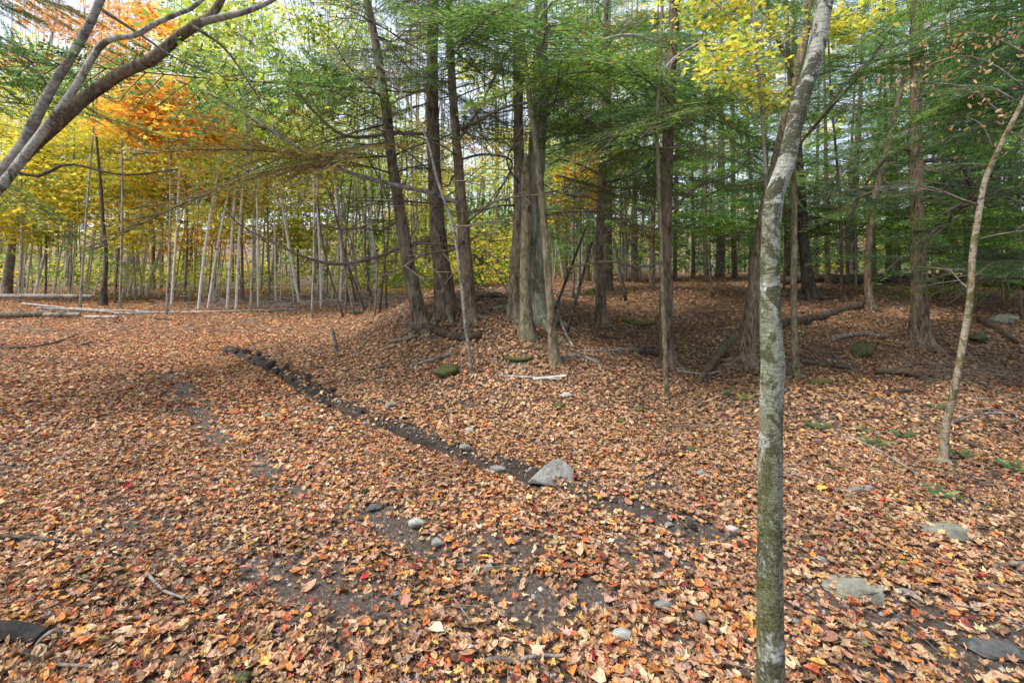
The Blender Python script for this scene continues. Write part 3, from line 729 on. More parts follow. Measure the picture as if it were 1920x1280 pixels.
mk('h_pair', 'hemlock_tree', 'straight brown trunk pressed against the left side of the oak', [(963, 598, 30), (966, 520, 26), (972, 430, 24), (973, 330, 22), (972, 200, 20), (970, 80, 18), (968, 0, 17)], 'hemlock', flare=.6)
mk('snag', 'broken_tree', 'short stout broken trunk standing in front of the oak', [(988, 634, 30), (986, 600, 26), (985, 540, 22), (986, 470, 22), (987, 400, 22), (986, 340, 21), (986, 300, 12), (987, 284, 4)], 'moss_thin', top=2.0, flare=.8, ridge=.2)
mk('moss_pole', 'young_tree', 'slim moss covered tree just right of the oak', [(1040, 682, 19), (1035, 620, 16), (1029, 540, 15), (1024, 470, 15), (1018, 400, 14), (1010, 320, 13), (1003, 260, 12), (990, 160, 11), (978, 60, 10), (972, 0, 9)], 'moss_thin', flare=.9, top=8)
mk('h_small', 'hemlock_tree', 'medium hemlock with bare side limbs, right of the oak', [(1128, 606, 22), (1126, 540, 20), (1125, 450, 18), (1128, 350, 17), (1132, 250, 14), (1135, 150, 12), (1137, 0, 9)], 'hemlock', flare=.8)
mk('h_back', 'hemlock_tree', 'dim trunk right behind the medium hemlock', [(1142, 545, 16), (1141, 450, 15), (1141, 350, 14), (1142, 200, 12)], 'hemlock_moss', flare=.4, top=12)
mk('h_mid', 'hemlock_tree', 'tall straight hemlock in the middle of the forest floor', [(1252, 684, 31), (1250, 640, 28), (1249, 560, 26), (1248, 450, 25), (1249, 330, 24), (1252, 200, 23), (1256, 100, 22), (1262, 0, 21)], 'hemlock_moss', flare=.6, segs=18)
mk('pole', 'young_tree', 'thin straight pole tree in front of the tall middle hemlock', [(1251, 750, 10), (1247, 690, 9), (1244, 600, 9), (1239, 480, 8), (1235, 360, 8), (1232, 240, 7), (1236, 120, 7), (1240, 0, 6)], 'moss_thin', flare=.4, top=8)
mk('lean_brown', 'hemlock_tree', 'brown trunk leaning right, half hidden behind the crooked birch', [(1398, 686, 42), (1404, 640, 32), (1412, 560, 26), (1420, 480, 25), (1430, 400, 24), (1450, 310, 22), (1478, 200, 20), (1508, 80, 18), (1520, 0, 17)], 'hemlock_red', flare=.9)
mk('moss_slim', 'young_tree', 'slim mossy tree just right of the crooked birch', [(1493, 708, 17), (1491, 650, 15), (1489, 560, 14), (1491, 450, 13), (1494, 360, 12), (1488, 260, 11), (1482, 130, 10), (1477, 0, 9)], 'moss_thin', flare=.5, top=8)
mk('h_dark', 'hemlock_tree', 'dark hemlock trunk leaning left behind the slim mossy tree', [(1518, 562, 32), (1513, 500, 26), (1507, 430, 23), (1502, 360, 20), (1496, 250, 17), (1492, 120, 14)], 'dark_bark', flare=.8)
mk('thin_dark', 'young_tree', 'thin dark sapling stem between dark hemlock and leaning young tree', [(1578, 566, 9), (1577, 500, 8), (1572, 400, 7), (1566, 300, 6), (1556, 180, 5), (1550, 60, 4)], 'dark_bark', flare=.4, top=7)
mk('lean_young', 'young_tree', 'pale grey young tree bending right towards the red barked hemlock', [(1634, 580, 19), (1632, 530, 17), (1634, 460, 15), (1646, 380, 15), (1663, 310, 14), (1680, 240, 13), (1695, 180, 12), (1715, 80, 10)], 'hemlock_moss', flare=.6, top=9)
mk('h_right', 'hemlock_tree', 'large red brown hemlock standing alone on the right', [(1727, 652, 52), (1725, 610, 42), (1722, 540, 36), (1718, 450, 31), (1716, 350, 29), (1715, 230, 28), (1716, 100, 28), (1716, 0, 27)], 'hemlock_red', flare=.7, segs=24, ridge=.2)
mk('h_far_right', 'hemlock_tree', 'wide dark hemlock trunk behind the thin rusty birch', [(1850, 538, 46), (1852, 480, 36), (1855, 400, 33), (1857, 300, 31), (1858, 150, 28)], 'dark_bark', flare=.7, segs=18)
mk('birch_lean', 'birch_tree', 'thin crooked rusty birch leaning right near the right edge', [(1770, 872, 20), (1774, 800, 18), (1782, 720, 17), (1796, 630, 16), (1806, 560, 16), (1814, 480, 15), (1822, 410, 14), (1834, 340, 13), (1856, 280, 12), (1885, 215, 11), (1920, 150, 10), (1960, 60, 8)], 'birch_lean', flare=.5, top=4.2, segs=18, step=.06)
mk('sapling_pale', 'young_tree', 'thin pale sapling bending left in front of the mound', [(885, 702, 8), (880, 660, 7), (872, 600, 7), (866, 540, 7), (857, 470, 6), (848, 420, 6), (838, 390, 6), (818, 330, 6), (800, 260, 5), (770, 200, 5), (735, 150, 4), (690, 90, 4), (640, 20, 3)], 'smooth_grey', flare=.3, top=4.2, wob=.02)
mk('left_dark', 'hemlock_tree', 'grey hemlock trunk at the left edge behind the raised log', [(12, 556, 26), (18, 500, 22), (26, 430, 19), (38, 350, 16), (55, 270, 14), (72, 190, 12)], 'pole_dark', flare=.5, top=9)
mk('left_dark2', 'young_tree', 'dark crooked trunk standing just behind the end of the raised log', [(193, 574, 17), (196, 530, 12), (198, 480, 9), (192, 420, 8), (186, 350, 7)], 'dark_bark', flare=.8, top=8)

def put_roots(key, n, seed, mat=None):
    t = T[key]; rg = np.random.default_rng(seed); r0 = at_height(t, t.g.z + .25)[3]; a0 = rg.random() * 6.28; c = at_height(t, t.g.z)
    for k in range(n):
        a = a0 + k * 6.28 / n + rg.normal(0, .25); L = r0 * rg.uniform(2.4, 5.0); s_ = np.linspace(0, 1, 9); bend = rg.normal(0, .35)
        x = c[0] + np.cos(a + bend * s_) * (r0 * .55 + L * s_); y = c[1] + np.sin(a + bend * s_) * (r0 * .55 + L * s_)
        rad = r0 * .42 * (1 - s_) ** .8 + .008; z = height(x, y) + rad * (.75 - 1.0 * s_) + r0 * .75 * np.exp(-s_ * 6) + .015 * (1 - s_)
        b = MB(); b.add(*tube(np.stack([x, y, z], -1) - t.org, rad, 8, .15, 8, seed + k, .2)); link('root', b.mesh('root', M[mat or t.mat]), t.root)
for k, key in enumerate(['h_lean', 'h_thick', 'h_third', 'oak', 'moss_pole', 'h_small', 'h_mid', 'lean_brown', 'h_dark', 'h_right', 'h_far_right', 'lean_young', 'birch_lean', 'moss_slim']): put_roots(key, 5 if k % 2 else 6, 1300 + k)
put_dead(T['h_lean'], [1.5, 1.9, 2.3, 2.6, 3.0, 3.3, 3.7, 4.1, 4.6, 5.2, 5.8], 21, (.7, 1.6))
put_dead(T['h_thick'], [2.0, 2.6, 3.1, 3.5, 4.0, 4.4, 5.0, 5.6, 6.2], 22, (.7, 1.5))
put_dead(T['h_third'], [1.9, 2.2, 2.5, 2.9, 3.2, 3.6, 4.0, 4.3, 4.8, 5.3, 5.8], 23, (.8, 1.7))
put_dead(T['h_pair'], [1.9, 2.4, 2.8, 3.4, 4.0, 4.6], 24, (.7, 1.4))
put_dead(T['h_small'], [1.5, 1.7, 2.0, 2.2, 2.5, 2.7, 3.0, 3.3, 3.6, 4.0, 4.4], 25, (.7, 1.5))
put_dead(T['h_mid'], [1.6, 2.0, 2.4, 2.8, 3.2, 3.6], 26, (.6, 1.3))
put_dead(T['h_right'], [2.1, 2.6, 3.0, 3.3, 3.7, 4.1, 4.5, 5.0], 27, (.9, 1.7))
put_dead(T['lean_brown'], [2.2, 2.8, 3.3, 3.9], 28, (.6, 1.3))
put_dead(T['h_dark'], [1.8, 2.5, 3.1, 3.8], 29, (.8, 1.4))
put_dead(T['thin_dark'], [1.9, 2.3, 2.7, 3.1, 3.6, 4.0], 30, (.6, 1.1))
put_dead(T['sapling_pale'], [2.0, 2.5, 3.0], 31, (.4, .8))
put_dead(T['birch_lean'], [1.3, 1.7, 2.0, 2.3], 32, (.35, .6))
put_dead(T['h_far_right'], [1.6, 2.1, 2.6, 3.1, 3.6], 33, (.9, 1.6))
put_dead(T['moss_slim'], [2.4, 3.2], 34, (.5, 1.0)); put_dead(T['pole'], [2.4, 2.9, 3.4], 35, (.4, .8))

# live hemlock boughs
put_boughs(T['h_lean'], 2.9, 9.5, 20, 41, (.9, 1.6), ('brown', 'dark', 'brown', 'green'))
put_boughs(T['h_thick'], 3.8, 10, 18, 42, (.8, 1.4), ('dark', 'green', 'brown'))
put_boughs(T['h_third'], 3.8, 10, 16, 43, (.8, 1.4), ('dark', 'green'))
put_boughs(T['h_pair'], 3.8, 10, 16, 44, (.8, 1.4), ('green', 'dark'))
put_boughs(T['h_small'], 2.4, 9, 40, 45, (.8, 1.5), ('green', 'teal', 'brown', 'green'))
put_boughs(T['h_back'], 2.6, 11, 22, 46, (.9, 1.5), ('green', 'dark'))
put_boughs(T['h_mid'], 2.7, 8.5, 40, 47, (.8, 1.5), ('green', 'green', 'teal'))
put_boughs(T['h_dark'], 2.4, 10, 24, 48, (.9, 1.5), ('dark', 'green', 'teal'))
put_boughs(T['h_right'], 2.0, 9.5, 28, 49, (.8, 1.5), ('dark', 'teal', 'green'))
put_boughs(T['h_far_right'], 1.5, 10, 32, 50, (.9, 1.6), ('teal', 'dark', 'green'))
put_boughs(T['lean_brown'], 3.6, 9, 12, 51, (.7, 1.2), ('green', 'dark'))
put_boughs(T['left_dark'], 2.0, 9, 18, 52, (1.0, 1.7), ('teal', 'dark', 'green'))
for k, (key, z, yaw, s, col) in enumerate([('h_small', 2.55, -2.7, 1.5, 'teal'), ('h_small', 2.7, -1.2, 1.3, 'green'), ('h_right', 1.55, -.6, .9, 'teal'), ('h_right', 1.6, 2.6, .8, 'teal'), ('h_right', 1.75, -1.8, .9, 'dark'),
        ('h_mid', 3.3, -1.9, 1.4, 'green'), ('h_mid', 3.6, -2.1, 1.5, 'green'), ('h_mid', 3.8, -2.3, 1.6, 'green'), ('h_mid', 4.2, -2.7, 1.7, 'lime'), ('h_small', 3.6, -1.9, 1.7, 'green'), ('h_small', 4.0, -2.4, 1.7, 'lime'), ('h_small', 4.3, -1.3, 1.8, 'green'), ('h_small', 4.7, -2.0, 1.8, 'green'), ('h_dark', 3.3, -2.5, 1.6, 'green'), ('h_dark', 3.9, -2.9, 1.7, 'teal'), ('h_pair', 4.2, -1.4, 1.6, 'green'), ('h_pair', 4.8, -2.0, 1.6, 'green'), ('h_third', 4.6, -1.2, 1.5, 'green'),
        ('h_lean', 3.3, 3.5, 2.0, 'brown'), ('h_lean', 3.0, 3.9, 1.7, 'brown'), ('h_lean', 3.8, 3.2, 2.1, 'brown'), ('h_lean', 4.3, 3.7, 2.0, 'dark'), ('h_lean', 4.6, 3.0, 2.1, 'green'), ('h_lean', 3.5, 4.4, 1.5, 'brown')]):
    put_bough(T[key], z, yaw, s, col, .02, 900 + k)

def limb(key, px, dy=0., mat='deadtwig', twigs=5):
    t = T[key]; Y = t.g.y; a = np.array([np.array(P(u, v, Y + dy * k / (len(px) - 1))) - t.org for k, (u, v, w) in enumerate(px)]); r = np.array([w / FPX * Y / 2 for _, _, w in px])
    q = spline(np.hstack([a, r[:, None]]), 26); b = MB(); b.add(*tube(q[:, :3], q[:, 3], 7, 0, 9, 1, .15)); rg = np.random.default_rng(int(px[0][0]))
    for k in range(twigs):
        o = q[rg.integers(6, 25), :3]; e = o + np.array([rg.normal(0, .25), rg.normal(0, .25), rg.normal(-.1, .22)]); b.add(*tube(spline([o, (o + e) / 2 + rg.normal(0, .04, 3), e], 6), np.linspace(.006, .002, 6), 4))
    link('limb', b.mesh('limb', M[mat]), t.root)
limb('h_third', [(868, 384, 8), (800, 360, 8), (720, 342, 8), (640, 318, 7), (560, 277, 6), (504, 242, 5), (403, 181, 4), (330, 150, 3)], -1.2, 'log', 9)
limb('h_thick', [(822, 446, 8), (760, 462, 7), (700, 484, 6), (640, 495, 6), (590, 488, 5), (537, 467, 4), (453, 424, 3), (420, 390, 2)], -.8, 'deadtwig', 10)
limb('h_thick', [(815, 252, 7), (740, 250, 7), (640, 252, 6), (540, 160, 5), (500, 155, 4)], -.6, 'deadtwig', 8)
limb('h_lean', [(752, 410, 6), (715, 432, 5), (680, 428, 4), (640, 430, 3), (600, 420, 2)], -.3, 'deadtwig', 8)
limb('h_third', [(856, 270, 6), (900, 200, 5), (950, 100, 4), (990, 60, 4), (1035, 5, 4)], -.8, 'deadtwig', 6)
limb('h_third', [(862, 300, 5), (910, 290, 5), (960, 305, 4), (930, 370, 3)], .2, 'deadtwig', 6)
limb('h_right', [(1716, 72, 7), (1650, 100, 7), (1600, 140, 6), (1560, 190, 5), (1520, 245, 4)], -.5, 'deadtwig', 8)
limb('h_right', [(1722, 182, 8), (1760, 172, 8), (1800, 158, 7), (1850, 130, 6), (1890, 105, 4)], -.3, 'dark_bark', 6)
limb('h_right', [(1712, 284, 7), (1680, 280, 7), (1650, 310, 6), (1615, 360, 5), (1590, 420, 4), (1570, 470, 3)], -.3, 'dark_bark', 5)
limb('h_right', [(1722, 304, 8), (1765, 300, 9), (1795, 302, 9), (1815, 330, 8), (1818, 370, 7), (1810, 430, 5)], -.2, 'dark_bark', 3)
limb('h_right', [(1716, 70, 7), (1740, 55, 7), (1770, 30, 6), (1800, -10, 5)], -.2, 'dark_bark', 3)
limb('h_mid', [(1252, 400, 6), (1310, 350, 5), (1370, 330, 4), (1410, 290, 3)], -.5, 'deadtwig', 6)
limb('h_mid', [(1248, 488, 5), (1200, 500, 5), (1140, 490, 4), (1060, 502, 3)], -.2, 'deadtwig', 6)
limb('h_small', [(1128, 330, 5), (1090, 310, 4), (1050, 300, 3), (1030, 310, 2)], -.2, 'deadtwig', 6)
limb('h_small', [(1128, 345, 5), (1180, 330, 4), (1230, 300, 3), (1270, 290, 2)], -.2, 'deadtwig', 6)
limb('lean_brown', [(1440, 340, 5), (1500, 270, 5), (1560, 200, 5), (1620, 130, 4), (1680, 40, 3)], -.4, 'dark_bark', 6)
limb('moss_slim', [(1486, 145, 7), (1470, 100, 7), (1448, 50, 6), (1440, 0, 6), (1430, -60, 5)], -.1, 'hemlock_red', 2)
limb('pole', [(1233, 80, 5), (1200, 68, 5), (1165, 66, 4), (1130, 74, 3)], -.2, 'log_pale', 2)
limb('pole', [(1240, 140, 5), (1258, 115, 4), (1285, 95, 4), (1330, 70, 3)], -.2, 'log_pale', 2)

# hemlocks that stand just outside the picture and reach into it
def side_hemlock(label, x, y, zs, yaw, keys, seed, size=(1.0, 1.7)):
    g = Vector((x, y, gz(x, y))); u = 960 + FPX * x / y; v = HORIZ + FPX * (CAMZ - g.z) / y
    w = .3 / y * FPX
    t = make_tree('hemlock_tree', label, [(u, v, w), (u + 4, HORIZ, w * .8), (u, HORIZ - 5 / y * FPX, w * .6)], 'hemlock', 10, base=g, Y=y, seed=seed)
    put_boughs(t, zs[0], zs[1], zs[2], seed, size, keys, yaw); return t
side_hemlock('hemlock beyond the left edge with dark boughs over the grey stems', -7.0, 5.6, (2.9, 5.8, 15), (-.15, .6), ('dark', 'brown', 'green'), 61)
side_hemlock('hemlock beyond the right edge with low green boughs', 7.4, 6.0, (1.2, 5.4, 26), (3.0, .7), ('lime', 'dark', 'green', 'teal'), 62)
side_hemlock('hemlock just beyond the right edge with high boughs over the slope', 5.9, 5.0, (2.9, 4.9, 20), (3.0, .5), ('green', 'dark', 'teal'), 63, (1.1, 1.7))

# ---- background trees: prototypes of hemlock crowns joined from boughs, shared between copies
def joined_crown(seed, keyset, zlo, zhi, n, spread):
    rg = np.random.default_rng(seed); mb = MB()
    for k in range(n):
        z = zlo + (zhi - zlo) * (k + rg.random()) / n; ya = k * 2.4 + rg.normal(0, .4); s = spread * (1.15 - .75 * (z - zlo) / (zhi - zlo)) * rg.uniform(.7, 1.2)
        _, kinds, V, TT, nn = BOUGH[rg.integers(len(BOUGH))]; W = V * s; W[:, 2] = V[:, 2] * s * 1.1
        c, sn = math.cos(ya), math.sin(ya); W = np.stack([W[:, 0] * c - W[:, 1] * sn, W[:, 0] * sn + W[:, 1] * c, W[:, 2] + z], -1)
        pal = np.array([s2l(q) for q in GREENS[keyset[rg.integers(len(keyset))]]])
        keep = rg.random(nn) < .24; W4 = W.reshape(-1, 4, 3)[keep]; m = len(W4)
        ctr = W4[:, :1]; W4 = ctr + (W4 - ctr) * 2.2
        mb.add(W4.reshape(-1, 3), (np.array([(0, 1, 2), (0, 2, 3)])[None] + (np.arange(m) * 4)[:, None, None]).reshape(-1, 3), np.repeat(pal[rg.integers(0, 4, m)] * rg.normal(1, .2, (m, 1)).clip(.5, 1.7), 4, 0))
    return mb.mesh('crown', M['needle'], False, True)
MARKS = [(-200, 'left edge'), (12, 'grey edge hemlock'), (193, 'dark crooked trunk'), (276, 'forked white birch'), (372, 'tall slender birch'), (443, 'road bend birch'), (561, 'left leaning birch'), (708, 'stout pale trunk'), (790, 'leaning hemlock'), (838, 'thick hemlock'), (882, 'third mound hemlock'), (1000, 'oak'),
         (1128, 'medium hemlock'), (1252, 'tall middle hemlock'), (1398, 'brown leaning trunk'), (1518, 'dark hemlock'), (1634, 'bending young tree'), (1727, 'large red hemlock'), (1850, 'wide dark hemlock'), (2100, 'right edge')]
def place_labels(us, phrase):
    """one phrase per thing: its order between two trees that are easy to find"""
    ordn = ['first', 'second', 'third', 'fourth', 'fifth', 'sixth', 'seventh', 'eighth', 'ninth', 'tenth', 'eleventh', 'twelfth', 'thirteenth', 'fourteenth', 'fifteenth', 'sixteenth', 'seventeenth', 'eighteenth', 'nineteenth', 'twentieth'] + ['twenty-' + w for w in ('first', 'second', 'third', 'fourth', 'fifth', 'sixth', 'seventh', 'eighth', 'ninth')]; out = {}; cnt = {}
    for u in sorted(us):
        k = max(i for i, (m, _) in enumerate(MARKS) if m <= u); c = cnt[k] = cnt.get(k, -1) + 1
        out[u] = '%s %s between %s and %s' % (ordn[c], phrase, MARKS[k][1], MARKS[k + 1][1])
    return out
CROWN_H = [joined_crown(300, ('green', 'teal'), 1.8, 11, 56, 1.15), joined_crown(301, ('dark', 'green'), 2.1, 12, 56, 1.25), joined_crown(302, ('green', 'lime'), 1.6, 9, 48, 1.05), joined_crown(303, ('green', 'teal'), .9, 5.2, 40, .75)]

def bg_hemlock(u, v, w, kind, label, seed, mat='hemlock', rot=None):
    t = make_tree('hemlock_tree', label, [(u, v, w), (u + random.uniform(-3, 3), v - 110, w * .86), (u + random.uniform(-6, 6), v - 260, w * .7)], mat, 10, seed=seed, segs=9, step=.5, ridge=.1, group='hemlocks in the dim wood behind the mound')
    link('crown', CROWN_H[kind], t.root, None, (0, 0, random.random() * 6.28 if rot is None else rot), random.uniform(.85, 1.15))
    rg = np.random.default_rng(seed)
    for k in range(5):
        z = t.g.z + 1.0 + 2.4 * rg.random(); p = at_height(t, z); link('branch', DEAD[rg.integers(12)], t.root, p[:3] - t.org, (rg.normal(0, 1), -rg.normal(.1, .2), rg.random() * 6.28), rg.uniform(.9, 1.6))
HEML = ([(1188, 530, 12, 0), (1222, 545, 12, 2), (1350, 520, 20, 1), (1300, 522, 9, 2), (1378, 522, 13, 0), (1408, 518, 11, 1), (1440, 530, 13, 3), (1552, 532, 12, 0), (1600, 528, 20, 1), (1590, 536, 9, 3), (1665, 528, 14, 2),
        (1680, 530, 20, 1), (1770, 526, 21, 1), (1750, 540, 10, 3), (1810, 535, 14, 0), (1900, 540, 22, 1), (1890, 560, 9, 3), (1940, 570, 16, 0), (1100, 528, 11, 2), (1060, 526, 10, 0), (1265, 526, 10, 1), (1325, 530, 11, 0), (1480, 524, 13, 1),
        (1840, 530, 12, 3), (1995, 540, 18, 1), (930, 520, 11, 2), (1530, 522, 10, 2), (1640, 522, 12, 0), (1720, 524, 12, 1)])
HEML += [(1075, 560, 5, 3), (1335, 560, 4, 2), (1470, 545, 5, 2), (1605, 555, 5, 2), (1690, 560, 5, 2), (1765, 575, 5, 3), (1790, 555, 5, 2), (1830, 590, 4, 3), (1880, 580, 5, 2), (1915, 600, 5, 3), (1430, 556, 4, 2)]
HL = place_labels([h[0] for h in HEML], 'shaded background hemlock')
for k, (u, v, w, kd) in enumerate(HEML):
    bg_hemlock(u, v, w, kd, HL[u], 400 + k, ('hemlock', 'hemlock_red', 'pole_dark')[k % 3])

# ---- broadleaf colour: trees with leafy crowns, each cloud placed round its own stem
def leafy(name, label, pix, mat, clouds, pal, seed, size=.06, top=9.0, group=None, Y=None):
    bs = None
    if Y: bx = (pix[0][0] - 960) / FPX * Y; bs = Vector((bx, Y, gz(bx, Y)))
    t = make_tree(name, label, pix, mat, top, seed=seed, segs=8, step=.35, ridge=.05, group=group, Y=Y, base=bs)
    Y = t.g.y; out = []
    for (u, v, r, n) in clouds:
        rg = random.Random(seed * 31 + len(out)); p = P(u, v, Y + rg.uniform(-.8, .8)); out.append((p.x, p.y, p.z, r / FPX * Y, r * .55 / FPX * Y, n))
    put_crown(t, out, pal, seed, size); return t

leafy('maple_tree', 'maple with bright yellow leaves high behind the crooked birch', [(1447, 720, 9), (1442, 500, 8), (1432, 300, 7), (1418, 120, 6)], 'pole_dark',
      [(1320, 40, 66, 320), (1385, 90, 64, 330), (1410, 150, 58, 320), (1345, 120, 58, 270), (1445, 60, 54, 240), (1440, 180, 48, 190), (1560, 40, 45, 260), (1590, 60, 40, 200), (1310, -20, 60, 300), (1390, 10, 60, 300), (1640, 20, 45, 120)], YEL + LIME[:3], 501, .036, Y=5.2, top=5)
leafy('maple_tree', 'golden maple glowing between oak and medium hemlock', [(1085, 522, 8), (1088, 400, 7), (1090, 250, 6)], 'pole',
      [(1075, 330, 38, 380), (1100, 370, 38, 380), (1060, 380, 34, 300), (1120, 330, 34, 260), (1090, 290, 30, 220), (1050, 410, 30, 200), (1140, 300, 34, 200)], GOLD + YEL[:2], 502, .075, Y=13.5)
leafy('maple_tree', 'maple with deep orange crown rising over the yellow thicket', [(312, 566, 6), (318, 450, 5), (322, 300, 4)], 'pole',
      [(210, 215, 50, 420), (400, 230, 46, 420), (250, 170, 46, 420), (290, 235, 60, 500), (310, 200, 54, 700), (350, 235, 54, 700), (270, 215, 44, 500), (385, 255, 36, 380), (330, 170, 40, 420), (240, 240, 40, 350), (360, 270, 40, 320), (300, 260, 42, 360), (290, 40, 40, 330), (240, 60, 34, 200), (330, 60, 30, 160)], ORNG + GOLD[:3] + YEL[:2], 503, .085, 10, Y=14.5)
leafy('maple_tree', 'pale peach tinted maple high against the sky at the upper left', [(150, 562, 6), (160, 430, 5), (175, 250, 4)], 'pole',
      [(160, 60, 46, 330), (210, 30, 46, 330), (250, 90, 40, 260), (110, 40, 44, 260), (60, 20, 44, 220), (190, 110, 40, 220), (30, 110, 40, 200), (270, 20, 36, 180)], PEACH + ORNG[:1], 504, .085, 11, Y=16)
leafy('maple_tree', 'lime green maple behind the leaning hemlock', [(640, 560, 8), (636, 430, 7), (628, 280, 6)], 'pole',
      [(600, 300, 44, 330), (560, 330, 44, 330), (650, 340, 40, 300), (590, 220, 44, 260), (540, 270, 44, 260), (640, 250, 40, 220), (680, 300, 40, 220), (620, 170, 40, 200)], LIME, 505, .075)
for k, (u, v, lb, pal, cl) in enumerate([
    (470, 570, 'tall lime green maple arching high over the road bend', LIME + GRN, [(400, 60), (450, 110), (500, 60), (540, 120), (480, 170), (560, 190), (420, 160), (520, 220), (380, 20), (460, 10), (590, 140), (370, 110)]),
    (585, 566, 'tall green maple behind the left leaning birch', GRN + LIME, [(600, 60), (640, 110), (680, 60), (640, 180), (690, 150), (600, 230), (660, 240), (560, 40), (720, 200), (740, 90), (620, 0)]),
    (225, 566, 'tall yellow maple behind the dark crooked trunk', YEL + LIME, [(90, 150), (40, 190), (150, 130), (190, 190), (110, 210), (20, 140), (60, 90), (230, 150), (180, 90), (250, 110)]),
    (770, 548, 'green maple behind the leaning hemlock with a high crown', GRN + LIME, [(760, 160), (790, 60), (880, 130), (900, 60), (920, 180), (850, 30), (770, 260), (890, 240), (940, 40)])]):
    rg = random.Random(640 + k)
    leafy('maple_tree', lb, [(u, v, 6), (u + 4, v - 150, 5), (u + rg.uniform(-8, 8), v - 330, 4)], 'pole', [(a, b, rg.uniform(34, 56), int(rg.uniform(150, 230))) for a, b in cl], pal, 640 + k, .075, 10, Y=(15, 14, 17, 16)[k])
YT = [(35, 568, YEL), (85, 562, LIME), (130, 566, YEL), (215, 568, YEL), (255, 564, YEL), (345, 566, GOLD), (400, 570, YEL), (455, 566, LIME), (505, 562, YEL), (560, 556, LIME), (600, 560, LIME), (690, 552, GRN), (740, 540, LIME), (800, 530, YEL), (900, 528, LIME), (950, 524, LIME), (1015, 522, YEL), (-60, 566, YEL)]
YL = {**place_labels([t[0] for t in YT if t[2] in (YEL, GOLD)], 'yellow background maple'), **place_labels([t[0] for t in YT if t[2] not in (YEL, GOLD)], 'lime green background maple')}
for k, (u, v, pal) in enumerate(YT):
    rg = random.Random(700 + k); cl = []
    for q in range(17):
        cl.append((u + rg.gauss(0, 50), rg.uniform(215, 455) if u < 520 else rg.uniform(240, 470), rg.uniform(26, 56), int(rg.uniform(180, 330))))
    leafy('maple_tree', YL[u], [(u, v, 6), (u + rg.uniform(-6, 8), v - 110, 5), (u + rg.uniform(-10, 14), v - 240, 4)],
          'pole_dark' if k % 2 else 'pole', cl, pal, 510 + k, .088, 7.5, 'yellow maples' if pal in (YEL, GOLD) else 'lime green maples')

# ---- pale birches of the clearing edge (left) and grey poles behind the mound
def bg_pole(name, label, pix, mat, group, seed, top=10):
    t = make_tree(name, label, pix, mat, top, seed=seed, segs=8, step=.3, ridge=.04, lump=.08, flare=.25, group=group, wob=.03); return t
BTOP = []
for k in range(4):
    rg = np.random.default_rng(800 + k); mb = MB()
    for q in range(15): leaf_cloud(mb, (rg.normal(0, .8), rg.normal(0, .8), 4.0 + 8 * rg.random()), .8, .8, .4, 70, .075, (LIME, YEL, LIME, GRN)[k], rg)
    BTOP.append(mb.mesh('crown', M['leaf'], False, True))
birches = [([(65, 556, 10), (80, 490, 9), (98, 430, 9), (115, 385, 8), (140, 320, 7)], 'leftmost leaning white birch behind the raised log'),
 ([(100, 554, 8), (112, 480, 7), (128, 410, 7), (150, 330, 6)], 'white birch leaning right above the middle of the raised log'),
 ([(240, 558, 11), (250, 510, 10), (263, 455, 9), (281, 380, 9), (300, 320, 8), (316, 250, 7)], 'white birch leaning right with dark scars, left of the forked birch'),
 ([(262, 556, 8), (269, 500, 8), (276, 450, 7), (287, 390, 7), (292, 320, 6)], 'upright stem just left of the forked white birch'),
 ([(276, 556, 12), (283, 520, 11), (300, 475, 9), (320, 405, 8), (336, 355, 7), (350, 280, 6)], 'forked white birch with thick pale base'),
 ([(322, 572, 8), (326, 510, 7), (330, 440, 7), (334, 360, 6)], 'thin grey birch under the deep orange crown'),
 ([(372, 582, 8), (378, 520, 8), (386, 450, 7), (397, 380, 7), (412, 305, 6), (425, 240, 5)], 'tall slender birch with pale bark, first of a close pair'),
 ([(390, 580, 7), (399, 520, 7), (408, 470, 6), (418, 420, 6), (435, 340, 5)], 'brownish birch leaning right, second of a close pair'),
 ([(426, 580, 8), (431, 500, 7), (436, 420, 7), (442, 330, 6)], 'straight pale birch left of the twin straight birch'),
 ([(443, 581, 8), (446, 500, 7), (451, 400, 6), (461, 300, 6)], 'straight white birch at the road bend'),
 ([(484, 578, 6), (483, 500, 6), (481, 400, 5), (478, 300, 5)], 'thin upright grey birch between road bend birches'),
 ([(517, 568, 6), (516, 480, 6), (515, 400, 5), (517, 300, 5)], 'upright thin birch beside the left leaning birch'),
 ([(561, 568, 8), (551, 510, 8), (541, 455, 7), (530, 390, 7), (524, 340, 6), (515, 260, 5)], 'pale birch leaning left at the far road bend'),
 ([(602, 576, 7), (600, 500, 6), (597, 420, 6), (594, 330, 5)], 'straight grey birch right of the left leaning birch'),
 ([(636, 578, 6), (640, 500, 5), (634, 420, 5), (625, 330, 4)], 'thin grey stem left of the sapling thicket'),
 ([(708, 556, 11), (698, 480, 10), (694, 400, 10), (692, 300, 9), (690, 220, 8)], 'stout pale grey trunk between sapling thicket and leaning hemlock'),
 ([(40, 560, 6), (43, 500, 6), (45, 440, 5)], 'very thin pale stem near the left edge'),
 ([(160, 552, 7), (168, 480, 6), (182, 400, 6), (190, 330, 5)], 'slim grey birch left of the dark crooked trunk'),
 ([(230, 560, 5), (238, 490, 5), (252, 400, 4)], 'very slim pale stem right of the dark crooked trunk')]
for k, (px, lb) in enumerate(birches):
    px = [(a, b, c * .78) for a, b, c in px]
    t = bg_pole('birch_tree', lb, px, 'birch_bright', 'pale birches behind the clearing', 820 + k)
    link('crown', BTOP[k % 4], t.root, None, (0, 0, k * 1.3), 1.0)
rg = random.Random(9)
PU = [rg.uniform(-40, 690) for _ in range(78)]; PL = place_labels(PU, 'slender background stem')
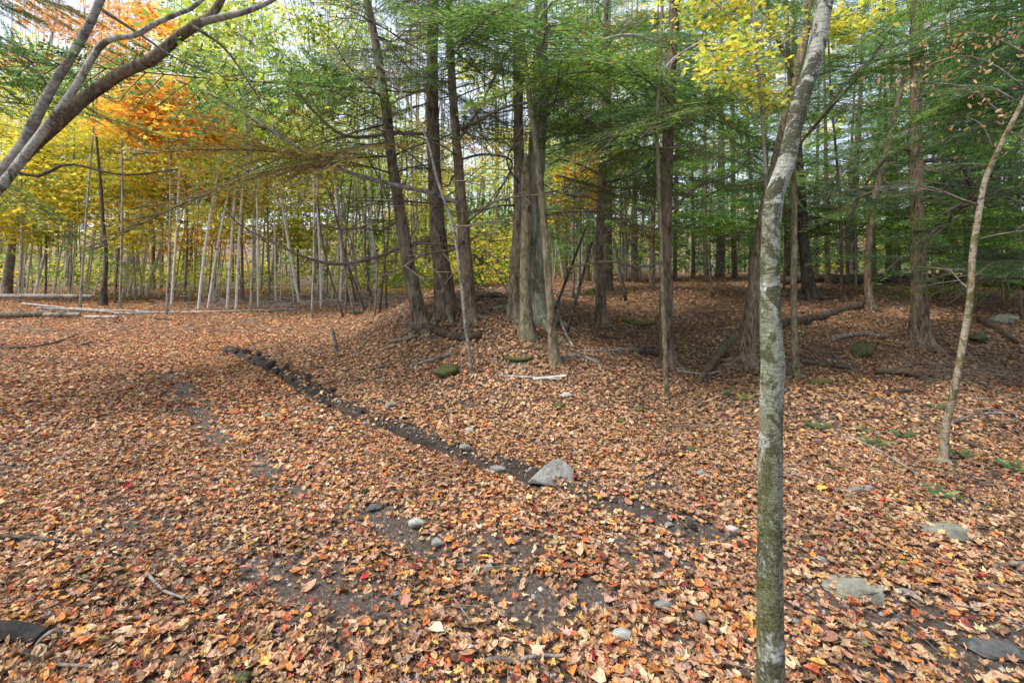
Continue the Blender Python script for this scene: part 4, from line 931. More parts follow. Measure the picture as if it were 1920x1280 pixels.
for k in range(78):
    u = PU[k]; v = rg.uniform(545, 566); w = rg.uniform(1.8, 3.6); l = rg.gauss(.06, .10)
    t = bg_pole('young_tree', PL[u], [(u, v, w), (u + 90 * l, v - 90, w * .9), (u + 210 * l + rg.gauss(0, 4), v - 200, w * .75), (u + 300 * l, v - 320, w * .6)], ('birch_bright', 'birch_bright', 'pole')[k % 3], 'crowded stems behind the clearing', 860 + k, 8)
    if k % 2 == 0: link('crown', BTOP[(k // 2) % 4], t.root, None, (0, 0, k), .95)
    put_dead(t, [3.0 + rg.random() * 2, 5.5 + rg.random() * 2, 7.5 + rg.random()], 2000 + k, (.7, 1.4))
PU = [rg.uniform(690, 1230) for _ in range(60)]; PL = place_labels(PU, 'slender grey background trunk')
for k in range(60):
    u = PU[k]; v = rg.uniform(522, 534); w = rg.uniform(2.2, 6.0); l = rg.gauss(-.04, .07)
    t = bg_pole('young_tree', PL[u], [(u, v, w), (u + 90 * l, v - 90, w * .9), (u + 210 * l + rg.gauss(0, 4), v - 200, w * .75), (u + 300 * l, v - 320, w * .6)], ('pole', 'pole', 'pole_dark')[k % 3], 'grey trunks behind the mound', 930 + k, 10)
    if k % 2 == 0: link('crown', BTOP[(k // 2) % 4], t.root, None, (0, 0, k), 1.05)
    put_dead(t, [3.0 + rg.random() * 2, 5.5 + rg.random() * 2, 8 + rg.random()], 2100 + k, (.8, 1.5))
# dark leafless saplings at the left foot of the mound
PU = [640 + k * 7 + rg.uniform(-4, 4) for k in range(13)]; PL = place_labels(PU, 'thin leafless sapling')
for k in range(13):
    u = PU[k]; v = rg.uniform(568, 598); l = rg.gauss(-.12, .16); w = rg.uniform(3, 5.5)
    t = bg_pole('sapling', PL[u], [(u, v, w), (u + 100 * l, v - 100, w * .85), (u + 190 * l + rg.gauss(0, 12), v - 210, w * .65), (u + 260 * l + rg.gauss(0, 24), v - 330, w * .45)], 'pole_dark' if k % 2 else 'dark_bark', 'leafless saplings by the mound', 1020 + k, 5.5)
    put_dead(t, [1.6, 2.2, 2.8, 3.4], 1050 + k, (.35, .7))

# ---- far woods beyond
def far_woods():
    rg = np.random.default_rng(5); mb = MB(); tr = MB()
    for (n, x0, x1, pals, z1) in [(46000, -100, -6, (YEL, LIME, LIME, GRN, GRN, PEACH), 15), (24000, -24, 12, (LIME, GRN, YEL), 9), (56000, 2, 100, ('H', 'H', GRN, LIME, YEL), 17)]:
        k = n // 120
        for q in range(k):
            y = rg.uniform(30, 75); x = rg.uniform(x0, x1) * y / 70; z = .3 + z1 * rg.random() ** 1.5
            pal = pals[rg.integers(len(pals))]; pal = GREENS['dark'] + GREENS['green'] if pal == 'H' else pal
            leaf_cloud(mb, (x, y, gz(x, y) + z), 2.1, 1.3, .8, 120, .20, pal, rg, 5)
    for q in range(170):
        y = rg.uniform(20, 34); x = rg.uniform(-1.2, 1.2) * y; pal = (GRN, LIME, LIME, YEL, GREENS['brown'])[rg.integers(5)] if x < 4 else GREENS['dark'] + GREENS['green']
        leaf_cloud(mb, (x, y, gz(x, y) + rg.uniform(.25, 1.6)), 1.3, 1.0, .5, 110, .085, pal, rg, 5)
    for q in range(380):
        y = rg.uniform(30, 60); x = rg.uniform(-1.15, 1.15) * y; z = gz(x, y); l = rg.normal(0, .05); r = rg.uniform(.05, .16)
        pth = np.array([[x + l * s, y, z - .1 + s] for s in (0, 2, 4.5, 7, 9.5)]); c = s2l(((150, 140, 128), (120, 108, 95), (92, 80, 70))[q % 3])
        V, TT = tube(pth, np.linspace(r, r * .12, 5), 5, cap=False); tr.add(V, TT, c)
    o = link('far_woods', None); tag(o, 'distant mass of yellow and green autumn woodland closing the view', kind='stuff')
    link('foliage', mb.mesh('foliage', M['leaf'], False, True), o)['kind'] = 'stuff'
    link('trunks', tr.mesh('trunks', leaf_mat('far_trunk', trans=0, rough=.9, var=.3, scale=4), True, True), o)['kind'] = 'stuff'
far_woods()

# ------------------------------------------------------------------ logs, sticks, stones, mud and small plants
def log(name, label, pts, w0, w1, mat, cat='log', group=None, lift=.7, segs=10, seed=0, ridge=.1, lump=.2, n=24, raise_=None, cut=False, wig=.0):
    """a fallen stem whose centre line passes over the ground seen at the given pixels"""
    g = [gp(u, v) for u, v in pts]; a = []
    for k, q in enumerate(g):
        f = k / (len(g) - 1); r = (w0 + (w1 - w0) * f) / FPX * q.y / 2; a.append((q.x, q.y, q.z + r * lift + (.022 if q.y < 11 else .05) + (raise_[k] if raise_ else 0), r))
    q = spline(np.array(a), n); org = np.array(a[0][:3])
    if wig: q[:, 2] += wig * (vnoise(np.arange(n) * .7, np.zeros(n), seed) - .5); q[:, 0] += wig * (vnoise(np.arange(n) * .6, np.ones(n), seed) - .5)
    V, TT = tube(q[:, :3] - org, q[:, 3], segs, ridge, 8, seed, lump); b = MB(); b.add(V, TT); me = b.mesh(name, M[mat])
    if cut:
        me.materials.append(M['cutwood'])
        for i in range(len(me.polygons) - 2 * segs, len(me.polygons)): me.polygons[i].material_index = 1; me.polygons[i].use_smooth = False
    return tag(link(name, me, None, org), label, cat, group)

log('fallen_log', 'long smooth grey log propped above the ground at the left edge', [(-60, 585), (90, 583), (178, 581)], 9, 8, 'log', raise_=[.42, .40, .36], cut=True, n=14)
log('fallen_log', 'thick brown log lying under the raised grey log at the far left', [(-40, 600), (70, 596), (125, 594)], 14, 10, 'hemlock', seed=2)
log('cut_log', 'short grey cut log end in the pile by the clearing', [(82, 597), (150, 596)], 9, 9, 'log', cut=True, seed=3)
log('pole_log', 'bleached pole lying along the near side of the log pile', [(160, 599), (222, 599)], 5, 5, 'log_pale', seed=4)
log('pole_log', 'long bleached pole reaching from the pile to the road bend', [(215, 592), (300, 590), (420, 588), (560, 583)], 4, 3, 'log_pale', seed=5, segs=6)
log('pole_log', 'bleached pole slanting across the back of the log pile', [(42, 573), (120, 581), (215, 590)], 4, 4, 'log_pale', seed=6, segs=6)
log('pole_log', 'dark pole in the middle of the log pile', [(70, 582), (160, 586), (250, 593)], 5, 4, 'log', seed=7, segs=6)
log('pole_log', 'pale pole with a bend on top of the log pile', [(90, 578), (160, 583), (285, 588)], 3.5, 3, 'log_pale', seed=8, segs=6)
log('stick', 'dark stick on the leaves just in front of the log pile', [(290, 602), (322, 604)], 4, 3, 'rotten', 'stick', seed=9)
log('stick', 'long bent dark branch on the leaves at the left edge', [(-20, 654), (45, 655), (100, 646), (145, 630)], 5, 3, 'dark_bark', 'stick', seed=10, segs=6)
log('stick', 'dark twig at the left edge lower down among leaves', [(-10, 1016), (50, 1018), (112, 1024)], 9, 5, 'dark_bark', 'stick', seed=11, segs=7)
log('hollow_log', 'black broken log with curled bark in the lower left corner', [(-30, 1200), (30, 1198), (80, 1208)], 30, 22, 'black_wood', seed=12, ridge=.45, lump=.8, segs=16, lift=.3)
log('stick', 'grey stick lying among leaves at the bottom centre', [(908, 1252), (980, 1250), (1056, 1243)], 9, 6, 'log', 'stick', seed=13, segs=8, wig=.02)
log('stick', 'thin bent stick on the leaves left of the bottom centre', [(275, 1085), (305, 1118), (345, 1132)], 6, 4, 'log', 'stick', seed=14, segs=6)
log('stick', 'pale stick in the leaves at the left of the track', [(85, 875), (120, 862), (152, 845)], 5, 3, 'log_pale', 'stick', seed=15, segs=6)
log('stick', 'thin dark twig standing out of the leaves at lower centre', [(850, 1130), (900, 1200), (945, 1245)], 4, 2.5, 'deadtwig', 'stick', seed=16, segs=5)
log('stick', 'short twig at the bottom left below the black log', [(100, 1262), (195, 1262)], 7, 5, 'deadtwig', 'stick', seed=17, segs=6)
log('fallen_log', 'rotting fallen log pointing at the pale grey young tree', [(1455, 618), (1510, 606), (1560, 592), (1618, 574)], 20, 10, 'rotten', seed=18, segs=14, lift=.5)
log('fallen_log', 'rotten split log on the floor right of the birch', [(1500, 682), (1545, 688), (1592, 692)], 10, 8, 'rotten', seed=19, lift=.4)
log('stick', 'mossy dark stick right of the birch', [(1518, 724), (1560, 722)], 12, 9, 'mossy_log', 'stick', seed=20)
log('mossy_root', 'mossy prop root sloping down left from the brown leaning trunk', [(1310, 722), (1338, 690), (1372, 664)], 9, 16, 'hemlock_moss', 'root', seed=21, ridge=.3, lump=.5, lift=.8, raise_=[0, .05, .18])
log('fallen_log', 'dark fallen log at the foot of the leaning hemlock', [(795, 616), (828, 630), (862, 640), (902, 634)], 12, 15, 'rotten', seed=22, lift=.7, lump=.5)
log('stick', 'brown log piece left of the dark fallen log', [(730, 646), (780, 637)], 8, 6, 'hemlock_red', 'stick', seed=23)
log('stick', 'forked branch propped beside the moss covered rock', [(768, 694), (800, 682), (848, 668)], 7, 5, 'log', 'stick', seed=24)
log('stick', 'long pale stick lying in front of the mound', [(935, 710), (1000, 712), (1056, 716)], 4, 3, 'log_pale', 'stick', seed=25, segs=6)
log('stick', 'white peeled stick under the long pale stick', [(1000, 717), (1040, 713), (1062, 710)], 6, 5, 'birch_bright', 'stick', seed=26, segs=7)
log('stick', 'dark mossy root piece left of the slim mossy tree', [(948, 678), (975, 680), (998, 676)], 9, 6, 'mossy_log', 'stick', seed=27)
log('stick', 'grey root branch right of the slim mossy tree', [(1046, 678), (1085, 672), (1118, 684), (1128, 700)], 8, 4, 'log', 'stick', seed=28)
log('stick', 'straight grey branch on the slope below the medium hemlock', [(1040, 585), (1056, 625), (1075, 655)], 6, 5, 'log', 'stick', seed=29, segs=6, raise_=[.15, .05, 0])
log('rotten_stump', 'dark rotten stump beside the tall middle hemlock', [(1190, 662), (1215, 666), (1232, 670)], 17, 24, 'rotten', 'stump', seed=30, lump=.7, ridge=.3, lift=.3)
log('stick', 'dark stick on the slope right of the medium hemlock', [(1122, 634), (1162, 640)], 7, 4, 'rotten', 'stick', seed=31)
log('stick', 'thin long stick across the floor left of the birch', [(1205, 806), (1300, 804), (1418, 810)], 3.5, 3, 'deadtwig', 'stick', seed=32, segs=5)
log('stick', 'thin pale stick slanting down the slope right of the birch', [(1590, 824), (1650, 852), (1735, 905)], 5, 3.5, 'log', 'stick', seed=33, segs=6)
log('fallen_log', 'large fallen trunk lying across the dim wood at the right', [(1470, 535), (1600, 532), (1760, 532), (1930, 545)], 16, 20, 'rotten', seed=34, segs=12, lift=.8)
log('fallen_log', 'curved dark root log at the right edge', [(1838, 606), (1866, 618), (1905, 646)], 12, 9, 'rotten', seed=35, lump=.5)
log('stick', 'grey stick at the right edge', [(1862, 1072), (1900, 1068), (1950, 1064)], 8, 7, 'log', 'stick', seed=36, segs=7)
log('stick', 'thin brown stick in the lower right leaves', [(1566, 1204), (1610, 1220), (1680, 1236)], 7, 5, 'hemlock_red', 'stick', seed=37, segs=6)
log('stick', 'branch lying on the slope below the thin rusty birch', [(1782, 800), (1840, 782), (1930, 780)], 6, 4, 'log', 'stick', seed=38, segs=6)
log('stick', 'dark broken wood right of the thin rusty birch', [(1798, 832), (1850, 852)], 11, 7, 'rotten', 'stick', seed=39)
log('stick', 'straight stick crossing the leaves in the lower right', [(1740, 1085), (1830, 1105), (1930, 1115)], 4, 3, 'deadtwig', 'stick', seed=40, segs=5)
log('leaning_pole', 'thin dark dead pole leaning on the medium hemlock', [(1062, 632), (1110, 630)], 6, 5, 'dark_bark', 'pole', seed=41, segs=6, raise_=[0, 1.5], n=10)
log('leaning_pole', 'thin dead pole leaning right just beyond the oak', [(1035, 600), (1098, 600)], 5, 4, 'dark_bark', 'pole', seed=42, segs=6, raise_=[0, 1.7], n=10)
log('leaning_pole', 'dark dead pole leaning left on the rise behind the medium hemlock', [(1174, 570), (1150, 568)], 7, 5, 'dark_bark', 'pole', seed=43, segs=6, raise_=[0, 1.5], n=10)
def bark_curl():
    g = gp(84, 1214); a = np.linspace(-.3, 3.0, 16); mb = MB(); V = []; r = .05
    for t in a:
        for dy in (-.012, .012):
            for rr in (r, r * .86): V.append((r * .2 + rr * math.cos(t) * .8, dy + .02 * math.sin(t * 2), rr * math.sin(t) - .01))
    Tn = []
    for k in range(15):
        b = 4 * k
        for p, q in ((0, 2), (2, 3), (3, 1), (1, 0)): Tn += [(b + p, b + q, b + 4 + q), (b + p, b + 4 + q, b + 4 + p)]
    mb.add(V, Tn); tag(link('bark_strip', mb.mesh('bark_strip', M['log']), None, (g.x, g.y, g.z + .015), (0, 0, .5)), 'curled strip of bark arching off the end of the black log', 'bark')
bark_curl()
def fallen_branch(lb, u, v, yaw, sc, k, mat=None):
    g = gp(u, v); m = DEAD[k % 12]
    if mat: m = m.copy(); m.materials.clear(); m.materials.append(M[mat])
    tag(link('fallen_branch', m, None, (g.x, g.y, g.z + .035), (random.uniform(-.3, .3), .04, yaw), (sc, sc, sc * .45)), lb, 'branch')
for k, (lb, u, v, yaw, sc, mt) in enumerate([('bare dead branch in front of the tall middle hemlock', 1160, 700, .5, .55, 'log'), ('bare dead branch below the brown leaning trunk', 1330, 760, 2.8, .6, None), ('forked dead branch right of the crooked birch', 1560, 760, .2, .6, None), ('grey forked branch in front of the large red hemlock', 1690, 690, .7, .7, 'log'),
        ('twiggy branch on the floor beyond the rusty birch', 1850, 690, 2.6, .8, 'log'), ('long bare branch at the right edge of the floor', 1890, 760, 2.9, .8, 'log'), ('thin bare branch below the low slope fern', 1640, 890, .3, .45, None), ('twiggy branch in the leaves left of the furrow rock', 820, 770, .9, .5, None),
        ('small forked branch near the moss covered rock', 760, 720, -.4, .45, 'log'), ('dead branch lying below the oak', 930, 660, .3, .6, None), ('pale forked branch on the mound slope', 1090, 660, -.5, .5, 'log_pale'), ('dark twiggy branch behind the bright mossy stump', 1640, 630, .1, .7, None), ('bare branch on the slope in the lower right', 1780, 1150, -.3, .4, None), ('small twig fan in the left foreground leaves', 300, 930, .4, .3, None), ('thin twig fan at the bottom centre left', 640, 1200, .9, .28, None)]):
    fallen_branch(lb, u, v, yaw, sc, k * 5, mt)
log('fallen_log', 'dark rotten log along the crest of the mound behind the third hemlock', [(895, 566), (930, 560), (965, 566)], 12, 9, 'rotten', seed=50, lump=.6)
log('fallen_log', 'rotten grey log on the floor between dark hemlock and red hemlock', [(1560, 640), (1610, 632), (1665, 636)], 9, 7, 'log', seed=51, lump=.4)
log('fallen_log', 'dark rotting log in front of the large red hemlock', [(1640, 702), (1700, 706), (1770, 716)], 13, 10, 'rotten', seed=52, lump=.5)
log('stick', 'dark short log right of the mossy dark stick', [(1660, 742), (1710, 738)], 10, 7, 'rotten', 'stick', seed=53, lump=.4)
log('stick', 'grey branch lying across the floor below the tall middle hemlock', [(1270, 700), (1315, 706), (1352, 700)], 6, 4, 'log', 'stick', seed=54, segs=6)
log('fallen_log', 'mossy half buried log right of the medium hemlock', [(1165, 604), (1195, 612), (1228, 610)], 9, 7, 'mossy_log', seed=55, lump=.4)
log('stick', 'dark root like stick on the mound slope below the thick hemlock', [(838, 616), (870, 612), (895, 618)], 8, 5, 'rotten', 'stick', seed=56, segs=7)
def stub():
    g = gp(632, 662); o = np.array(g); b = MB(); q = spline([(0, 0, -.1, .035), (-.03, 0, .15, .034), (-.09, .02, .38, .03), (-.11, .02, .42, .026)], 16); b.add(*tube(q[:, :3], q[:, 3], 10, .15, 8, 3, .2))
    tag(link('stump', b.mesh('stump', M['log']), None, o), 'short broken stub standing at the edge of the road', 'stump')
stub()

def rock(label, u, v, w, asp=.6, depth=.8, mat='stone', planes=14, sink=.35, seed=0, yaw=0, name='stone', group=None, rough=.03, tiltx=0):
    """a convex stone cut by random planes, partly bedded in the ground; w = width in photo pixels"""
    rg = np.random.default_rng(seed + 1000); g = gp(u, v); s = w / FPX * g.y / 2
    nu, nv = 22, 12; V = [(0, 0, 1)] + [(math.sin(math.pi * i / nv) * math.cos(2 * math.pi * j / nu), math.sin(math.pi * i / nv) * math.sin(2 * math.pi * j / nu), math.cos(math.pi * i / nv)) for i in range(1, nv) for j in range(nu)] + [(0, 0, -1)]
    V = np.array(V); n = rg.normal(0, 1, (planes, 3)); n /= np.linalg.norm(n, axis=1)[:, None]; d = rg.uniform(.62, .95, planes)
    dot = V @ n.T; r = np.where(dot > .05, d / np.maximum(dot, .05), 9).min(1); r = np.minimum(r, 1.12)
    r = r * (1 + rough * rg.normal(0, 1, len(V))); V = V * r[:, None] * (s, s * depth, s * asp)
    c, sn = math.cos(yaw), math.sin(yaw); V = np.stack([V[:, 0] * c - V[:, 1] * sn, V[:, 0] * sn + V[:, 1] * c, V[:, 2]], -1)
    if tiltx: V[:, 2] += V[:, 0] * tiltx
    F = [(0, 1 + j, 1 + (j + 1) % nu) for j in range(nu)]
    for i in range(nv - 2):
        for j in range(nu):
            a = 1 + i * nu + j; b = 1 + i * nu + (j + 1) % nu; F += [(a, a + nu, b + nu), (a, b + nu, b)]
    k = len(V) - 1; F += [(k, 1 + (nv - 2) * nu + (j + 1) % nu, 1 + (nv - 2) * nu + j) for j in range(nu)]
    m = MB(); m.add(V, F); o = link(name, m.mesh(name, M[mat], planes > 22), None, (g.x, g.y, g.z + s * asp * (1 - 2 * sink) + (.012 if name != 'mud_clod' else 0))); return tag(o, label, name.split('_')[-1], group)

R = [("small grey rock half buried left of the angular rock", 934, 888, 30, .6, .7, 'stone', 10, .3), ("rounded pale stone alone on the leaves at centre", 780, 990, 36, .7, .8, 'stone_pale', 30, .3),
     ("small grey stone below the rounded pale stone", 820, 1026, 28, .6, .8, 'stone', 26, .3), ("flat grey stone on bare gravel at centre", 917, 1072, 26, .5, .8, 'stone', 24, .3), ("pale flat round stone with leaf marks near the bottom", 1165, 1195, 46, .3, .8, 'stone_pale', 30, .3),
     ("oval pale stone in the lower right of the gravel", 1242, 1142, 34, .5, .8, 'stone', 28, .3), ("small dull stone in the leaves at lower centre", 745, 1122, 24, .6, .8, 'stone', 20, .3), ("pale wedge stone left of the birch stem", 1373, 1003, 26, .7, .7, 'stone_pale', 12, .3),
     ("small round grey stone left of the birch above the furrow", 1313, 895, 20, .6, .8, 'stone', 26, .3), ("rounded brown stone right of the birch", 1604, 928, 34, .75, .8, 'stone_brown', 30, .3), ("grey stone touching the rounded brown stone", 1630, 922, 24, .65, .8, 'stone', 24, .3),
     ("flat pale stone right of the birch on the slope", 1540, 1056, 36, .35, .7, 'stone', 14, .3), ("long pale green slab bedded in the slope at lower right", 1604, 1114, 135, .12, .55, 'stone_green', 16, .35), ("brownish rounded stone left of the birch foot", 1312, 1172, 34, .8, .8, 'stone_brown', 26, .35),
     ("wide pale slab half covered by leaves near the right edge", 1775, 1002, 110, .12, .6, 'stone_green', 14, .35), ("dark wet slab in the lower right corner", 1870, 1228, 120, .10, .5, 'stone_dark', 14, .35), ("flat grey stone left of the furrow near the far bend", 734, 764, 26, .5, .8, 'stone', 18, .3),
     ("small bluish flat stone on the slope below the mound", 719, 690, 18, .3, .8, 'stone_dark', 14, .3), ("grey stone set in the furrow edge", 684, 800, 18, .6, .8, 'stone', 16, .3), ("grey stone on the ridge of the furrow", 873, 844, 26, .5, .8, 'stone', 18, .3),
     ("pale stone on the leaves below the slim mossy tree", 1063, 746, 30, .45, .8, 'stone_pale', 22, .3), ("small grey stone on the track at the left", 502, 784, 18, .5, .8, 'stone', 18, .3), ("dark stone in the far leaves at the left", 160, 648, 26, .4, .8, 'stone_dark', 14, .3),
     ("grey wet stone in the furrow right of the angular rock", 1215, 978, 26, .4, .8, 'stone_dark', 18, .3), ("second wet stone low in the furrow near the birch", 1255, 990, 20, .4, .8, 'stone', 18, .3), ("small dark stone on the track at centre left", 700, 958, 28, .35, .8, 'stone_dark', 14, .3),
     ("small grey pebble beside the birch foot on the right", 1490, 1170, 16, .6, .8, 'stone', 20, .3), ("greenish leaf strewn stone at the bottom centre", 872, 1228, 20, .6, .8, 'stone_green', 16, .3), ("flat grey stone fragment at the slope right of the green slab", 1700, 1120, 40, .2, .6, 'stone', 12, .3), ("dull stone at the right edge of the slope", 1910, 1090, 30, .4, .8, 'stone', 18, .3),
     ("pale stone by the furrow above the angular rock", 880, 812, 18, .6, .8, 'stone_pale', 18, .3), ("mossy boulder under the fern at the right edge", 1838, 640, 34, .7, .8, 'moss', 16, .3), ("larger grey green boulder at the right edge", 1888, 606, 44, .6, .8, 'stone_green', 16, .3)]
for k, (lb, u, v, w, asp, dp, mt, pl, sk) in enumerate(R):
    rock(lb, u, v, w, asp, dp, mt, pl, sk, k, name='boulder' if 'boulder' in lb else 'rock' if 'rock' in lb else 'stone', yaw=(-.25 if 'slab' in lb else 0), tiltx=(-.18 if 'angular' in lb else 0))
def wedge_rock():
    import bmesh
    g = gp(1036, 897); bm = bmesh.new()
    for p in [(-.185, -.03, -.03), (-.15, -.05, .02), (-.07, .0, .10), (-.01, .05, .135), (.075, .07, .14), (.15, .03, .075), (.16, -.01, .02), (.14, -.06, -.03), (0, -.09, -.03), (-.1, .14, -.03), (.12, .16, -.03), (.02, .15, .10), (-.02, -.075, .0)]: bm.verts.new(p)
    bmesh.ops.convex_hull(bm, input=bm.verts); bmesh.ops.bevel(bm, geom=bm.edges[:], offset=.006, segments=1, affect='EDGES')
    bmesh.ops.triangulate(bm, faces=bm.faces[:]); me = bpy.data.meshes.new('rock'); bm.to_mesh(me); bm.free(); me.materials.append(M['stone'])
    tag(link('rock', me, None, (g.x, g.y, g.z + .005), (0, 0, 0), (1, 1, .72)), 'large angular grey rock in the mud furrow', 'rock')
wedge_rock()
def moss_clump(label, u, v, w, asp, seed, name='mossy_rock'):
    rock(label, u, v, w, asp, .8, 'moss', 26, .3, 200 + seed, name=name, rough=.09)
moss_clump('moss covered rock at the foot of the pale bent sapling', 838, 703, 62, .45, 1); moss_clump('bright mossy stump block on the floor right of the birch', 1614, 668, 40, 1.0, 2, 'mossy_stump')
moss_clump('small green moss cushion on the leaves at centre right', 1165, 795, 20, .8, 3, 'moss_cushion'); moss_clump('brown green moss cushion near the thin pole tree', 1199, 770, 22, .5, 4, 'moss_cushion'); moss_clump('dark moss cushion below the pale stone', 1048, 764, 26, .5, 5, 'moss_cushion')
moss_clump('dark green moss cushion left of the birch', 1295, 848, 24, .6, 6, 'moss_cushion'); moss_clump('moss cushion at the bottom edge left of centre', 455, 1282, 40, .5, 7, 'moss_cushion'); moss_clump('mossy hummock on the rise behind the medium hemlock', 1108, 552, 26, .5, 8, 'moss_hummock')
moss_clump('yellow green mossy hummock at the left foot of the mound', 668, 590, 34, .4, 9, 'moss_hummock'); moss_clump('dark mossy rock beside the rotting fallen log', 1558, 622, 16, .6, 10)

# churned clods along the furrow
rg = random.Random(3); nclod = 0
for a, b in zip(FURROW[:-1], FURROW[1:]):
    L = float(np.hypot(*(b - a))); m = max(2, int(L / .085)) if b[1] > 4.4 else max(1, int(L / .22))
    for k in range(m):
        f = (k + rg.random()) / m; q = a + (b - a) * f; nx, ny = (b - a)[1] / L, -(b - a)[0] / L; off = rg.gauss(-.09, .10)
        x, y = q[0] + nx * off, q[1] + ny * off
        if rg.random() < .35: continue
        u = 960 + FPX * x / y; z = gz(x, y); v = HORIZ + FPX * (CAMZ - z) / y
        far = y > 4.4
        rock('dark churned mud clod heaped along the far end of the furrow' if far else 'dark mud clod along the near furrow edge', u, v, (rg.uniform(.05, .13) if far else rg.uniform(.03, .07)) / y * FPX, rg.uniform(.5, .9), rg.uniform(.6, 1), 'mud', 12, .3, 300 + nclod, rg.random() * 3, 'mud_clod', 'far furrow mud clods' if far else 'near furrow mud clods', .15)
        nclod += 1

# ferns
def fern_mesh(seed, pal):
    rg = np.random.default_rng(seed); mb = MB()
    for f in range(6):
        ya = f * 1.05 + rg.normal(0, .2); L = .30 * rg.uniform(.7, 1.15); s = np.linspace(0, L, 9); d = np.array([math.cos(ya), math.sin(ya)])
        z = s * .75 - 1.5 * s * s; p = np.stack([d[0] * s, d[1] * s, z], -1); c = np.array(s2l(pal[f % len(pal)]))
        mb.add(*tube(p, np.linspace(.0025, .001, 9), 3), c * .6)
        for k in range(2, 18):
            t = k / 18; o = np.array([np.interp(t * L, s, p[:, q]) for q in range(3)])
            for sd in (-1, 1):
                l = .095 * (1 - t) ** .8 * min(1, t * 4) + .008; a2 = ya + sd * 1.2; e = o + np.array([math.cos(a2) * l, math.sin(a2) * l, -.02]); w = np.array([d[0], d[1], .2]) * .008
                mb.add([o - w * .6, o + w, e, (o + e) / 2 + w * 1.1], [(0, 2, 1), (1, 2, 3)], c * rg.normal(1, .12))
    return mb.mesh('fern', M['fern'], False, True)
FERN = [fern_mesh(k, [(72, 108, 66), (94, 128, 76), (60, 94, 58)]) for k in range(3)] + [fern_mesh(9, [(150, 150, 76), (126, 140, 66)])]
for k, (u, v, s, kd, lb) in enumerate([(1532, 806, .9, 0, 'green fern just right of the birch'), (1640, 838, .9, 1, 'green fern low on the slope right of the birch'), (1692, 822, .8, 2, 'small fern beside the low slope fern'), (1765, 936, .8, 0, 'teal green fern sprig on the open slope at right'), (1902, 886, .9, 1, 'fern at the right edge'),
        (1398, 752, .8, 3, 'yellowish fern left of the birch'), (1366, 742, .6, 0, 'small pale fern left of the yellowish fern'), (1800, 860, .8, 2, 'fern at the foot of the thin rusty birch'), (1620, 812, .6, 2, 'tiny fern above the low slope fern'), (1760, 770, .7, 1, 'fern left of the thin rusty birch'), (560, 1050, .0, 0, '')]):
    if s: g = gp(u, v); tag(link('fern', FERN[kd], None, (g.x, g.y, g.z + .02), (0, 0, k * 1.7), s * .55), lb, 'fern', 'ferns on the forest floor')

# brush: loose heaps of dead twigs
def brush(label, u, v, wid, hgt, n, seed, mat='deadtwig'):
    rg = np.random.default_rng(seed); g = gp(u, v); mb = MB()
    for k in range(n):
        x, y = rg.normal(0, wid * .4), rg.normal(0, wid * .3); z = gz(g.x + x, g.y + y) - g.z + abs(rg.normal(0, hgt * .4)); L = rg.uniform(.25, .8) * wid * .6; a = rg.normal(0, .6) + (math.pi if rg.random() < .5 else 0); s = np.linspace(0, L, 6); cv = rg.normal(0, .5)
        p = np.stack([x + s * math.cos(a), y + s * math.sin(a) * .8, z + s * rg.normal(0, .18) + cv * s * s * .25], -1); r = rg.uniform(.002, .007) * (1 if g.y < 8 else 2.2)
        mb.add(*tube(p, np.linspace(r, r * .4, 6), 4))
    tag(link('brush_pile', mb.mesh('brush_pile', M[mat]), None, g), label, 'brush', kind='stuff')
brush('tangle of fine dead twigs below the large right hemlock', 1800, 716, 1.0, .4, 90, 1); brush('tangle of grey twigs at the right edge of the floor', 1890, 720, 1.0, .45, 80, 2); brush('dead twig heap on the large fallen trunk', 1640, 540, 2.4, .8, 70, 3)
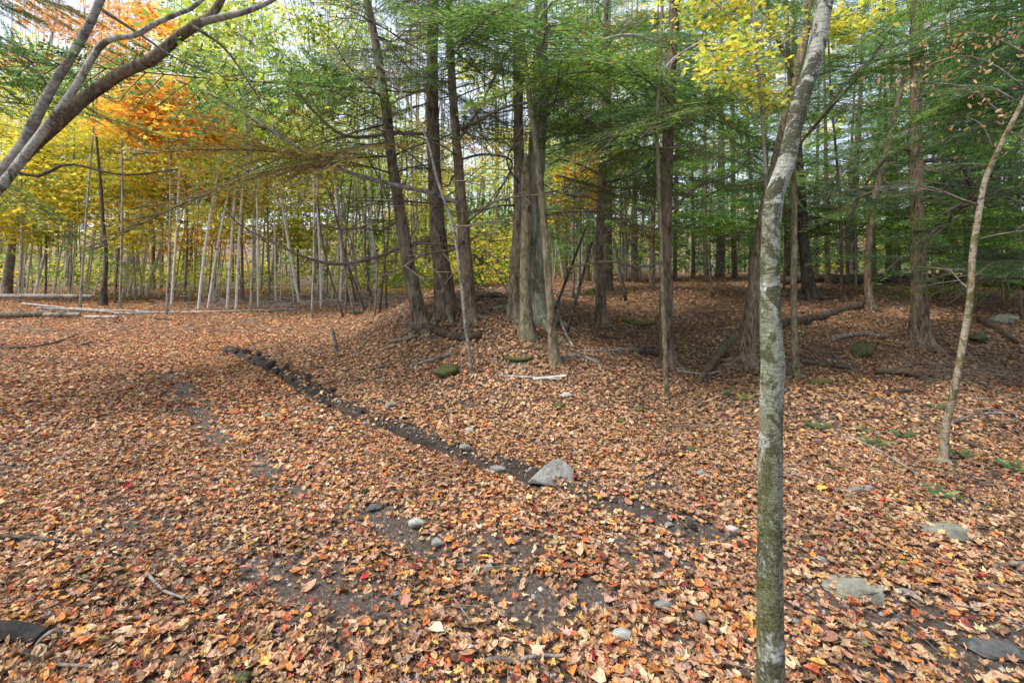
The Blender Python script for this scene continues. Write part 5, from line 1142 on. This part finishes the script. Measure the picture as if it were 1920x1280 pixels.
brush('grey brush heap at the far road bend', 590, 576, 3.0, .5, 90, 4, 'log_pale'); brush('brush on the crest of the mound beside the thick hemlock', 905, 562, 1.3, .25, 60, 5); brush('pale brush behind the mound', 700, 570, 2.4, .6, 80, 6, 'log'); brush('twigs on the crest right of the oak', 1080, 556, 1.6, .35, 60, 7)
brush('small root tangle on the slope right of the birch', 1550, 925, .35, .12, 26, 8, 'log'); brush('thin twigs at the right of the floor below the fern', 1870, 800, .9, .2, 50, 9); brush('brush in front of the pale birches', 420, 575, 3.2, .4, 80, 10, 'log')

# dry beech leaves on the thin branch at the upper right
def dry_twig():
    t = T['birch_lean']; rg = np.random.default_rng(66); mb = MB()
    for u, v, n in [(1760, 60, 16), (1800, 100, 26), (1850, 70, 26), (1740, 110, 18), (1700, 130, 16), (1830, 160, 18), (1880, 130, 18), (1720, 150, 12), (1830, 230, 14), (1860, 250, 14), (1690, 150, 10)]:
        c = np.array(P(u, v, 3.4 + rg.uniform(-.3, .3))) - t.org
        for k in range(n):
            o = c + rg.normal(0, 1, 3) * (.12, .12, .07); V2 = SHAPES_MD[2][0]; L = curl(V2, np.array([rg.uniform(1, 3)]), np.array([0.]), np.array([.1]), np.array([.3]))
            W = orient(L, np.array([rg.uniform(.013, .025)]), rg.random(1) * 6.28, rg.normal(1.4, .4, 1), rg.random(1) * 6.28, np.zeros((1, 2)), o[None])[0]
            mb.add(W, SHAPES_MD[2][1], np.array(s2l([(186, 150, 100), (164, 122, 78), (206, 176, 124), (182, 132, 84)][rg.integers(4)])) * rg.normal(1, .15))
    link('dry_leaves', mb.mesh('dry_leaves', M['leaf'], False, True), t.root)['label'] = 'curled tan dead leaves'
    for px in [[(1915, 160), (1860, 120), (1800, 105), (1730, 125)], [(1905, 190), (1860, 165), (1800, 160), (1700, 150)], [(1880, 215), (1850, 190), (1820, 165), (1790, 160)], [(1925, 100), (1860, 70), (1800, 60), (1740, 50)], [(1860, 275), (1850, 250), (1835, 230), (1810, 220)]]:
        a = np.array([np.array(P(u, v, t.g.y - .05 * k)) - t.org for k, (u, v) in enumerate(px)]); q = spline(a, 12); b = MB(); b.add(*tube(q, np.linspace(.008, .002, 12), 5)); link('twig', b.mesh('twig', M['log']), t.root)
dry_twig()
